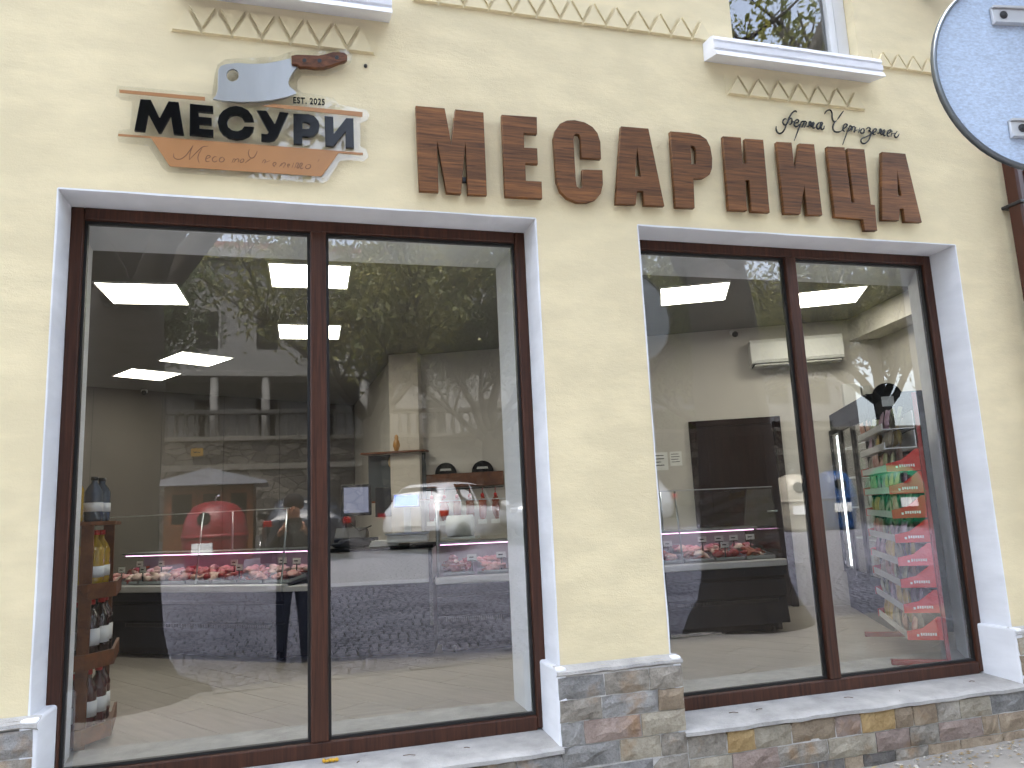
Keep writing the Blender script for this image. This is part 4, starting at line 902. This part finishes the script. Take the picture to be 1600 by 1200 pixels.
while y > -11:
    step = random.uniform(.10, .12); x = -9+random.uniform(-.1, 0)+.12*sin(y*1.3)
    while x < 14:
        wd = random.uniform(.09, .14); o = len(vs); a, b, c, d = x+.006, x+wd-.006, y-step/2+.006, y+step/2-.006
        z0 = [rz_(xx, yy) for xx, yy in ((a, c), (b, c), (b, d), (a, d))]; h = .022+random.uniform(-.006, .006); j = lambda: random.uniform(-.006, .006)
        vs += [(a, c, z0[0]-.01), (b, c, z0[1]-.01), (b, d, z0[2]-.01), (a, d, z0[3]-.01), (a+.016+j(), c+.016+j(), z0[0]+h), (b-.016+j(), c+.016+j(), z0[1]+h), (b-.016+j(), d-.016+j(), z0[2]+h), (a+.016+j(), d-.016+j(), z0[3]+h)]
        fs += [(o+4, o+5, o+6, o+7), (o, o+1, o+5, o+4), (o+1, o+2, o+6, o+5), (o+2, o+3, o+7, o+6), (o+3, o, o+4, o+7)]; x += wd
    y -= step
me = bpy.data.meshes.new('cobbles'); me.from_pydata(vs, [], fs); tag(put('cobbles', me, M['cobble'], road), kind='stuff')

# trees
def leafmat(name, a, b):
    k = NT(name); k.t.nodes.remove(k.b); co = k.coord(); no = k.n('TexNoise', Scale=.9, Detail=3.); k.l(co, no.inputs['Vector'])
    rp = k.n('ValToRGB'); rp.color_ramp.elements[0].position = .35; rp.color_ramp.elements[1].position = .68; rp.color_ramp.elements[0].color = a; rp.color_ramp.elements[1].color = b; k.l(no.outputs[0], rp.inputs[0])
    df = k.n('BsdfDiffuse'); tl = k.n('BsdfTranslucent'); gl = k.n('BsdfGlossy'); gl.inputs['Roughness'].default_value = .45; gl.inputs[0].default_value = (.5, .5, .5, 1); m1 = k.n('MixShader'); m1.inputs[0].default_value = .45; m2 = k.n('MixShader'); m2.inputs[0].default_value = .06
    k.l(rp.outputs[0], df.inputs[0]); k.l(rp.outputs[0], tl.inputs[0]); k.l(df.outputs[0], m1.inputs[1]); k.l(tl.outputs[0], m1.inputs[2]); k.l(m1.outputs[0], m2.inputs[1]); k.l(gl.outputs[0], m2.inputs[2]); k.l(m2.outputs[0], k.out.inputs[0]); return k.m
LEAF = [leafmat('leaf_green', (.07, .10, .03, 1), (.20, .21, .06, 1)), leafmat('leaf_yellowing', (.11, .13, .035, 1), (.30, .27, .07, 1)), leafmat('leaf_dark', (.06, .09, .035, 1), (.15, .18, .06, 1))]
BARK = mat('bark', (.035, .029, .024, 1), .95, .35, 7, 1., 22, stretch=(1, 1, .3))
def keep_clear(p):   # keep twigs out of the view towards the facade
    return p[1] < 1.1 and not (p[1] > .25 and p[2] < EYE+.6+.82*p[1])
def tree(x, y, zb, h, r, spread, leaf, nleaf, lsize, lab, seed, fork=.35, flare=1.9, lean=(0, 0)):
    g = random.Random(seed); t = thing('street_tree', lab, 'tree', (x, y, zb), 0, 'street trees'); mb = MB(); tips = []
    zt = h*fork; tp = [(lean[0]*q/6*zt/3+g.uniform(-.04, .04)*(q > 0), lean[1]*q/6*zt/3, -.1+(zt+.1)*q/6) for q in range(7)]
    mb.tube([(0, 0, -.12), (0, 0, .0), (0, 0, .12), (0, 0, .3), (0, 0, .55)]+tp[2:], [r*flare, r*flare*.92, r*1.45, r*1.2, r*1.06]+[r*(1-.05*q) for q in range(5)], 16)
    top = Vector(tp[-1])
    def limb(p, d, L, rad, depth):
        n = 5; pts = [p]; dd = d.copy()
        for q in range(n):
            dd = (dd+Vector((g.uniform(-.22, .22), g.uniform(-.22, .22), g.uniform(-.05, .16)))).normalized(); pts.append(pts[-1]+dd*(L/n))
        w = [Vector((x, y, zb))+q for q in pts]
        if depth > 0 and not all(keep_clear(q) for q in w): return
        mb.tube(pts, [max(.008, rad*(1-.75*q/n)) for q in range(n+1)], 7 if depth else 9)
        if depth >= 2: tips.extend(pts[1:]); return
        for q in range(2, n+1):
            for _ in range(2 if depth == 0 else 2):
                nd = (dd+Vector((g.uniform(-1, 1), g.uniform(-1, 1), g.uniform(-.35, .6)))).normalized(); limb(pts[q], nd, L*g.uniform(.42, .62), rad*.42, depth+1)
    nl = 7
    for q in range(nl):
        a = 2*pi*q/nl+g.uniform(-.3, .3); up = g.uniform(.45, 1.3); limb(top-Vector((0, 0, g.uniform(0, zt*.12))), Vector((cos(a), sin(a), up)).normalized(), spread*g.uniform(.75, 1.05), r*.42, 0)
    limb(top, Vector((0, 0, 1)), h*.35, r*.6, 0)
    mb.build('trunk', BARK, t)
    if not tips: return t
    rg = np.random.default_rng(seed); T = np.array([tuple(q) for q in tips]); c = T[rg.integers(0, len(T), nleaf)]+rg.normal(0, spread*.075, (nleaf, 3))
    wld = c+np.array([x, y, zb]); ok = (wld[:, 1] < 1.2) & ~((wld[:, 1] > .25) & (wld[:, 2] < EYE+.6+.82*wld[:, 1])); c = c[ok]; n = len(c)
    a = rg.normal(size=(n, 3)); a /= np.linalg.norm(a, axis=1)[:, None]; b = np.cross(a, rg.normal(size=(n, 3))); b /= np.linalg.norm(b, axis=1)[:, None]
    s_ = (lsize*rg.uniform(.6, 1.25, n))[:, None]; V = np.stack([c-a*s_, c-b*s_*.42, c+a*s_, c+b*s_*.42], 1).reshape(-1, 3)
    me = bpy.data.meshes.new('crown'); me.vertices.add(4*n); me.vertices.foreach_set('co', V.ravel()); me.loops.add(4*n); me.loops.foreach_set('vertex_index', np.arange(4*n)); me.polygons.add(n); me.polygons.foreach_set('loop_start', np.arange(n)*4); me.update(calc_edges=True); me.validate()
    tag(put('crown', me, leaf, t), kind='stuff'); return t
tree(-1.58, -.02, gz(-1.8), 9.5, .40, 3.0, LEAF[0], 13000, .06, 'thick trunked tree at the kerb just left of the photographer', 2, .40, 2.3)
tree(5.0, -.05, gz(5), 10, .46, 3.0, LEAF[1], 9000, .06, 'thick trunked tree at the kerb mirrored in the window by the downpipe', 5, .42, 1.7)
tree(-5.5, -13.2, rz_(-5.5, -13.2), 12, .3, 4.6, LEAF[2], 16000, .12, 'dark leafy tree by the retaining wall beyond the kiosk', 8, .26, 1.4)
tree(2.2, -14.5, rz_(2.2, -14.5), 12.5, .3, 4.6, LEAF[1], 20000, .12, 'yellowing tree behind the white car', 12, .27, 1.4)
tree(9.5, -13.5, rz_(9.5, -13.5), 12, .3, 4.2, LEAF[0], 14000, .12, 'green tree by the retaining wall beyond the recycling bins', 15, .26, 1.4)

tree(17.5, -11.5, rz_(17.5, -11.5), 11, .3, 4.0, LEAF[1], 10000, .12, 'yellow green tree at the far end of the street', 19, .30, 1.4)
tree(24.0, -14.5, rz_(24, -14.5), 13, .3, 4.4, LEAF[2], 10000, .14, 'dark tree beyond the last street tree', 23, .30, 1.4)
tree(6.0, -15.6, rz_(6, -15.6), 11, .28, 4.2, LEAF[2], 14000, .12, 'dark tree between the white car and the silver car', 31, .26, 1.4)
tree(13.5, -15.4, rz_(13.5, -15.4), 11.5, .28, 4.2, LEAF[1], 14000, .12, 'yellowing tree behind the row of recycling bells', 37, .26, 1.4)

# retaining wall, balustrade and villa across the street
M['rubble'] = None
k = NT('rubble_masonry'); b = k.b; b.inputs['Roughness'].default_value = .9; co = k.coord((1, 1, 1.7)); vo = k.n('TexVoronoi', Scale=2.6, feature='DISTANCE_TO_EDGE'); v2 = k.n('TexVoronoi', Scale=2.6); k.l(co, vo.inputs['Vector']); k.l(co, v2.inputs['Vector'])
hsv = k.n('ValToRGB'); hsv.color_ramp.elements[0].color = srgb(84, 80, 76); hsv.color_ramp.elements[1].color = srgb(142, 134, 122); sx = k.n('SeparateColor'); k.l(v2.outputs['Color'], sx.inputs[0]); k.l(sx.outputs[0], hsv.inputs[0])
mr = k.n('MapRange'); mr.inputs['From Max'].default_value = .06; k.l(vo.outputs[0], mr.inputs[0]); mixc = k.n('Mix', data_type='RGBA'); mixc.inputs[6].default_value = srgb(60, 56, 52); k.l(mr.outputs[0], mixc.inputs[0]); k.l(hsv.outputs[0], mixc.inputs[7]); k.l(mixc.outputs[2], b.inputs['Base Color'])
bp = k.n('Bump', Strength=.8, Distance=.05); k.l(mr.outputs[0], bp.inputs['Height']); k.l(bp.outputs[0], b.inputs['Normal']); M['rubble'] = k.m
M['cope'] = mat('coping_stone', srgb(150, 144, 132), .8, .12, 6, .3, 40); M['villa'] = plaster('villa_plaster', (.17, .165, .155)); M['villa2'] = mat('villa_trim', srgb(112, 110, 105), .8)
RWY = -17.2; RT = 4.0
rw = thing('retaining_wall', 'rubble stone retaining wall across the street behind the parked cars', 'wall', (0, RWY, 0))
box('masonry', M['rubble'], rw, -28, 32, -.8, 0, .4, RT-.9); box('string_course', M['cope'], rw, -28, 32, -.8, .06, RT-.9, RT-.72); box('parapet', M['rubble'], rw, -28, 32, -.5, -.02, RT-.72, RT); box('coping', M['cope'], rw, -28, 32, -.6, .08, RT, RT+.14, .02)
struct(MB().box(-28, 32, -60, RWY-.6, .2, RT-.1).build('terrace_ground', M['road']))
bl = thing('balustrade', 'pale stone balustrade standing on the retaining wall', 'balustrade', (0, RWY-.25, RT+.14))
o = MB().lathe([(.07, 0), (.07, .06), (.05, .08), (.085, .26), (.05, .5), (.045, .62), (.07, .66), (.07, .72)], 10).build('baluster', M['villa2'], bl); o.location.x = -11
for q in range(1, 70): o2 = o.copy(); C.objects.link(o2); o2.parent = bl; o2.location.x = -11+.3*q
box('rail', M['villa2'], bl, -11.3, 10.2, -.14, .14, .72, .86, .02)
vl = thing('villa', 'grey plastered villa with arched loggia above the retaining wall', 'building', (-3, -25, RT-.1))
box('wall', M['villa'], vl, -9, 13, -8, 0, 0, 8.5); box('cornice', M['villa2'], vl, -9.3, 13.3, -8.2, .35, 8.5, 9.0, .05); box('roof', mat('roof_tile', srgb(120, 70, 50), .8), vl, -9.1, 13.1, -8, .2, 9.0, 9.3); box('balcony', M['villa2'], vl, -6, 6, 0, 1.4, 3.3, 3.55, .04); box('balcony_front', M['villa'], vl, -6, 6, 1.2, 1.38, 3.55, 4.4)
for q in range(7): MB().tube([(-5.8+1.93*q, 1.2, 0), (-5.8+1.93*q, 1.2, 3.3)], .16, 12).build('column', M['villa2'], vl)
for fz in (.9, 4.6):
    for q in range(9):
        xx = -8+2.35*q; wn = MB().prism([(xx, fz), (xx+1.05, fz), (xx+1.05, fz+1.7)]+[(xx+.525+.525*cos(pi*i/8), fz+1.7+.4*sin(pi*i/8)) for i in range(1, 8)]+[(xx, fz+1.7)], .02, .1).build('window', M['villa2'], vl)
        box('pane', M['charcoal2'], wn, xx+.1, xx+.95, .1, .12, fz+.1, fz+1.65)
hg = thing('hedge', 'bright green hedge on the retaining wall mirrored beside the brown door', 'hedge', (13.2, RWY-.3, RT+.14)); n = 9000; c = np.random.default_rng(4).uniform([-3.5, -.35, 0], [4, .3, .75], (n, 3)); a = np.random.default_rng(5).normal(size=(n, 3))*.06; b_ = np.random.default_rng(6).normal(size=(n, 3))*.06
me = bpy.data.meshes.new('foliage'); me.from_pydata(np.stack([c, c+a, c+b_], 1).reshape(-1, 3).tolist(), [], [(3*i, 3*i+1, 3*i+2) for i in range(n)]); tag(put('foliage', me, leafmat('hedge_leaf', (.07, .13, .02, 1), (.16, .24, .05, 1)), hg), kind='stuff')
ys = thing('yellow_sign', 'small yellow plate on the stone retaining wall above the kiosk', 'sign', (-2.84, RWY+.02, 3.55)); box('plate', mat('yellow_paint', srgb(214, 160, 40), .5), ys, -.17, .17, 0, .02, 0, .24, .004); box('mark', M['charcoal'], ys, -.1, .1, .021, .024, .1, .14)
bb = box('far_building', mat('grey_block', srgb(92, 92, 94), .8), None, 12, 34, -40, -32, 0, 15); bb.name = 'apartment_block'; tag(bb, 'plain grey apartment block far behind the street trees', 'building')
for r_ in range(4):
    for q in range(7): box('window', M['charcoal2'], bb, 13.2+2.9*q, 14.6+2.9*q, -32.0, -31.96, 4.6+2.6*r_, 6.1+2.6*r_)

# kiosk
kz = rz_(-1.9, -11); ks = thing('kiosk', 'small wooden kiosk with gable roof by the stone wall', 'kiosk', (-1.85, -11.4, kz))
box('cabin', M['rackwood'], ks, -.95, .95, -.9, .5, 0, 1.75); MB().prism([(-1.25, 1.72), (1.25, 1.72), (1.25, 1.78), (0, 2.1), (-1.25, 1.78)], -1.2, .9).build('roof', mat('tin_roof', srgb(150, 152, 156), .4, metal=.4), ks)
for a_, b_ in ((-.85, -.3), (-.2, .3), (.4, .88)):
    wn = box('window_frame', mat('orange_frame', srgb(120, 62, 26), .5), ks, a_, b_, .5, .53, .8, 1.6); box('pane', M['charcoal2'], wn, a_+.07, b_-.07, .531, .54, .87, 1.53)
box('price_sheet', M['paper'], ks, -.1, .22, .545, .552, 1.0, 1.25)
# recycling bells
def bell(x, y, r, h, col, lab):
    t = thing('recycling_bell', lab, 'recycling bin', (x, y, rz_(x, y)), .3, 'recycling bells'); m = mat('bell_'+lab.split()[1], col, .35, .08)
    MB().lathe([(r*.82, .0), (r*.86, .08), (r, h*.5), (r*.99, h*.62), (r*.9, h*.8), (r*.66, h*.94), (r*.3, h), (.001, h*1.01)], 28).build('body', m, t)
    MB().lathe([(r*1.015, h*.5), (r*1.03, h*.53), (r*1.015, h*.56)], 28).build('rib', m, t); MB().lathe([(.13, 0), (.13, .05), (.09, .05)], 14, M=Matrix.Translation((0, r*.86, h*.76)) @ Matrix.Rotation(-pi/2+.5, 4, 'X')).build('opening', M['charcoal2'], t); MB().tube([(0, 0, h), (0, 0, h+.1), (.08, 0, h+.12)], .02, 6).build('lifting_eye', M['steel'], t); box('plate', M['paper'], t, -.2, .2, r*.98, r*1.01, h*.3, h*.45)
bell(-1.5, -8.6, .62, 1.45, srgb(118, 12, 26), 'tall red recycling bell beside the dark car'); bell(12.6, -8.0, .5, 1.4, srgb(18, 62, 112), 'tall blue recycling bell mirrored in the drinks cooler'); bell(14.4, -8.0, .68, 1.45, srgb(10, 112, 72), 'wide green recycling bell mirrored behind the snack rack'); bell(11.6, -8.2, .5, 1.35, srgb(176, 168, 150), 'tall cream recycling bell left of the blue one')
# cars
M['tyre'] = mat('tyre', (.012, .012, .012, 1), .8); M['carglass'] = mat('car_glass', (.01, .012, .014, 1), .03, .02, spec=.8); M['tail'] = mat('tail_lamp', srgb(150, 14, 16), .15); M['chrome'] = mat('chrome', (.7, .7, .72, 1), .12, metal=1)
def car(x, y, rz, m, lab, suv=True):
    t = thing('parked_car', lab, 'car', (x, y, rz_(x, y)+.02), rz, 'parked cars'); h = 1.62 if suv else 1.46
    # stations along the length (rear at y=0): y, half width, bottom, belt, roof, roof half width
    st = [(.0, .74, .42, .92, .95, .60), (.10, .84, .30, .97, 1.06, .62), (.42, .90, .26, 1.0, h-.10, .60), (.85, .92, .24, 1.0, h-.01, .62), (1.6, .92, .22, .99, h, .63), (2.3, .92, .22, .98, h-.03, .62), (2.95, .92, .22, .97, 1.22, .60), (3.25, .91, .24, .95, 1.0, .62), (3.9, .87, .26, .86, .90, .55), (4.25, .74, .32, .72, .76, .45)]
    def ring(s): yy, w_, b_, be, ro, rw_ = s; return [(-w_*.9, yy, b_), (-w_, yy, b_+.16), (-w_*1.01, yy, (b_+be)/2+.1), (-w_*.97, yy, be), (-rw_, yy, max(ro-.05, be+.01)), (-rw_*.85, yy, max(ro, be+.02)), (rw_*.85, yy, max(ro, be+.02)), (rw_, yy, max(ro-.05, be+.01)), (w_*.97, yy, be), (w_*1.01, yy, (b_+be)/2+.1), (w_, yy, b_+.16), (w_*.9, yy, b_)]
    rs = [ring(s) for s in st]; n = 12; V_ = [p for r_ in rs for p in r_]; F_ = [(i*n+q, i*n+(q+1) % n, (i+1)*n+(q+1) % n, (i+1)*n+q) for i in range(len(rs)-1) for q in range(n)]+[tuple(range(n)), tuple(range((len(rs)-1)*n+n-1, (len(rs)-1)*n-1, -1))]
    bo = MB().add(V_, F_, None, True).build('body', m, t); md = bo.modifiers.new('s', 'SUBSURF'); md.levels = md.render_levels = 2
    def quad(name, pts, off, mm, par=t):
        P = [Vector(p) for p in pts]; nn = (P[1]-P[0]).cross(P[2]-P[0]).normalized()*off; c_ = sum(P, Vector())/4
        Q = [c_+(p-c_)*.88+nn for p in P]; Q2 = [q-nn*.6 for q in Q]; return MB().add(Q+Q2, [(0, 1, 2, 3), (7, 6, 5, 4), (0, 4, 5, 1), (1, 5, 6, 2), (2, 6, 7, 3), (3, 7, 4, 0)]).build(name, mm, par)
    for i in (3, 4, 5):
        quad('side_window', (rs[i][3], rs[i+1][3], rs[i+1][4], rs[i][4]), .012, M['carglass']); quad('side_window', (rs[i+1][8], rs[i][8], rs[i][7], rs[i+1][7]), .012, M['carglass'])
    quad('rear_window', (rs[1][8], rs[1][3], rs[2][5], rs[2][6]), .03, M['carglass']); quad('windscreen', (rs[6][4], rs[6][7], rs[5][7], rs[5][4]), -.02, M['carglass'])
    for s_ in (-1, 1):
        box('tail_lamp', M['tail'], t, s_*.82-.13, s_*.82+.05, -.02, .12, .80, .93, .02); box('mirror', m, t, s_*.98-.1, s_*.98+.1, 2.75, 2.85, .98, 1.12, .03); box('headlamp', M['chrome'], t, s_*.66-.15, s_*.66+.12, 4.0, 4.2, .64, .76, .02)
        for yy in (.78, 3.35):
            wh = MB().tube([(s_*.72, yy, .33), (s_*.94, yy, .33)], .33, 24).build('wheel', M['tyre'], t); MB().tube([(s_*.90, yy, .33), (s_*.95, yy, .33)], .22, 16, False).build('rim', M['chrome'], wh)
    box('bumper', M['charcoal'], t, -.76, .76, -.06, .1, .34, .5, .03); box('number_plate', M['paper'], t, -.26, .26, -.045, -.03, .62, .73)
    return t
car(2.5, -9.4, R(222), mat('white_car_paint', (.68, .70, .73, 1), .25, .03, coat=1), 'white hatchback parked across the cobbled street, mirrored beside the scale')
car(.25, -9.2, R(180), mat('dark_car_paint', (.03, .035, .045, 1), .25, .03, coat=1), 'dark car parked right of the red recycling bell', False)
car(9.0, -10.0, R(90), mat('silver_car_paint', (.45, .46, .48, 1), .3, .03, metal=.5, coat=1), 'silver car parked along the stone wall near the bins')

# the photographer, standing at the kerb with a phone
ph = thing('smartphone', 'dark phone held up by the photographer at the kerb', 'phone', (0, -.02, EYE)); MB().box(-.08, .08, -.012, -.003, -.04, .036, .003).build('case', M['darkmetal'], ph); MB().lathe([(.006, 0), (.006, .002)], 10, M=Matrix.Translation((0.0, -.0025, 0)) @ Matrix.Rotation(-pi/2, 4, 'X')).build('lens', M['gasket'], ph)
P_ = []; E_ = []; Rr = []
def jt(p, r, par=None): P_.append(p); Rr.append(r); (E_.append((par, len(P_)-1)) if par is not None else None); return len(P_)-1
oy = -.52; pv = jt((0, oy, .93), (.16, .11)); sp1 = jt((0, oy, 1.12), (.15, .105), pv); sp2 = jt((0, oy-.01, 1.36), (.185, .11), sp1); nk = jt((0, oy, 1.50), (.06, .06), sp2); hd1 = jt((0, oy+.02, 1.58), (.075, .085), nk); hd2 = jt((0, oy+.02, 1.70), (.08, .095), hd1)
for s_ in (-1, 1):
    hp = jt((s_*.09, oy, .86), (.095, .1), pv); kn = jt((s_*.11, oy+.02, .47), (.065, .068), hp); an = jt((s_*.12, oy-.01, .08), (.045, .05), kn); to_ = jt((s_*.14, oy+.13, .035), (.04, .032), an)
    sh = jt((s_*.185, oy, 1.38), (.07, .07), sp2); el = jt((s_*.25, oy+.14, 1.16), (.048, .048), sh); wr_ = jt((s_*.12, oy+.40, 1.40), (.03, .03), el); pm = jt((s_*.095, oy+.46, 1.43), (.032, .022), wr_)
    for q in range(4): f1 = jt((s_*(.085+.004*q), oy+.485+.004*q, 1.475-.02*q), (.009, .009), pm); jt((s_*(.068+.004*q), oy+.50, 1.477-.02*q), (.008, .008), f1)
    th = jt((s_*.075, oy+.475, 1.405), (.01, .01), pm); jt((s_*.05, oy+.49, 1.40), (.009, .009), th)
me = bpy.data.meshes.new('person'); me.from_pydata(P_, E_, []); po = bpy.data.objects.new('tmp', me); C.objects.link(po)
sk = po.modifiers.new('skin', 'SKIN'); su = po.modifiers.new('sub', 'SUBSURF'); su.levels = su.render_levels = 2
for v, r_ in zip(me.skin_vertices[0].data if me.skin_vertices else [], Rr): v.radius = r_
if not me.skin_vertices:
    bm = bmesh.new(); bm.from_mesh(me); ly = bm.verts.layers.skin.verify()
    for v, r_ in zip(bm.verts, Rr): v[ly].radius = r_
    bm.verts.ensure_lookup_table(); bm.verts[0][ly].use_root = True; bm.to_mesh(me); bm.free()
else: me.skin_vertices[0].data[0].use_root = True
dg = bpy.context.evaluated_depsgraph_get(); dg.update(); bodym = bpy.data.meshes.new_from_object(po.evaluated_get(dg)); bpy.data.objects.remove(po)
bodym.materials.clear()
for mm in (mat('skin', srgb(190, 140, 112), .5, .05), mat('dark_jacket', srgb(34, 36, 42), .8, .1), mat('navy_trousers', srgb(28, 34, 58), .85, .1), mat('shoe', srgb(30, 28, 28), .6)): bodym.materials.append(mm)
for p_ in bodym.polygons:
    c_ = p_.center; p_.use_smooth = True
    p_.material_index = 3 if c_.z < .1 else 2 if c_.z < .95 else 0 if (c_.z > 1.47 and abs(c_.x) < .1 and c_.y < oy+.2) or c_.y > oy+.39 else 1
pe = put('person', bodym, None); pe.location.z = gz(0)-.02; pe.location.y = -.02
tag(pe, 'person in dark jacket and navy trousers holding a phone, mirrored near the mullion', 'person')
hr = MB().lathe([(.098, 0), (.108, .05), (.10, .11), (.06, .155), (.001, .165)], 18, (0, oy-.02, 1.625), sy=1.12).build('hair', mat('dark_hair', (.02, .015, .012, 1), .6), pe)
for s_ in (-1, 1):
    MB().blob((s_*.03, oy+.10, 1.655), (.012, .008, .008), 1, 1, 0).build('eye', M['darkmetal'], pe); MB().blob((s_*.085, oy+.02, 1.64), (.012, .02, .03), 1, 1, 0).build('ear', bodym.materials[0], pe)
MB().blob((0, oy+.115, 1.62), (.014, .02, .025), 1, 1, 0).build('nose', bodym.materials[0], pe); MB().blob((0, oy+.105, 1.58), (.025, .008, .007), 1, 1, 0).build('mouth', mat('lips', srgb(150, 84, 78), .5), pe)

# fallen leaves, seeds and grit on pavement and sills
random.seed(9); vs = []; fs = []
def flake(x, y, z, s):
    a = random.uniform(0, 6.3); o = len(vs); e = s*random.uniform(.35, .6); dz = [random.uniform(0, .006) for _ in range(4)]
    for (p, q), d in zip(((-s, 0), (0, -e), (s, 0), (0, e)), dz): vs.append((x+p*cos(a)-q*sin(a), y+p*sin(a)+q*cos(a), z+.003+d))
    fs.append((o, o+1, o+2, o+3))
for _ in range(1500): x = random.uniform(-4, 6); y = random.uniform(.4, 3.66); flake(x, y, gz(x), random.uniform(.008, .022))
for _ in range(420): x = random.uniform(1.2, 5); flake(x, 3.66-abs(random.gauss(0, .09)), gz(x), random.uniform(.006, .016))
me = bpy.data.meshes.new('leaf_litter'); me.from_pydata(vs, [], fs); tag(put('leaf_litter', me, mat('dry_leaf', srgb(120, 96, 60), .8, .4, 9, col2=srgb(176, 158, 112))), 'small dry leaves and seeds scattered over the pavement', 'leaf litter', kind='stuff')
gm = MB()
for i in range(420):
    x = random.uniform(1.2, 5.2); y = 3.66-abs(random.gauss(0, .14)); r_ = random.choice((.004, .005, .006, .009, .012)); gm.blob((x, y, gz(x)+r_*.4), (r_, r_*.8, r_*.6), i, 1, .2)
tag(gm.build('grit', mat('grit', srgb(176, 170, 160), .9, .2)), 'loose grit and crumbs of mortar along the foot of the plinth', 'grit', kind='stuff')
twig = mat('twig', srgb(92, 72, 48), .9)
for i, (px, py) in enumerate(((730, 1147), (1150, 1122), (1190, 1115), (1330, 1096), (1410, 1082), (1522, 1059), (560, 1172), (640, 1160))):
    p = at(px, py, 3.80); p.y = 3.82; a = random.uniform(0, 3); q = MB(); Ls = random.uniform(.015, .035); q.tube([(-Ls*cos(a), -Ls*.5*sin(a), 0), (0, 0, .003), (Ls*cos(a), Ls*.5*sin(a), .001)], .002, 5)
    o = q.build('twig', twig); o.location = (p.x, 3.82, .349); tag(o, 'tiny dry twig lying on the white window sill', 'twig', 'twigs on the sills')
yb = MB(); p = at(517, 1184, 3.87)
for i in range(5): yb.blob((p.x-.03+.014*i, 3.87+random.uniform(-.01, .01), .357), (.011, .011, .009), i, 1, .2)
tag(yb.build('yellow_berries', mat('yellow_berry', srgb(210, 160, 40), .5)), 'small cluster of yellow berries on the sill below the mullion', 'berries')
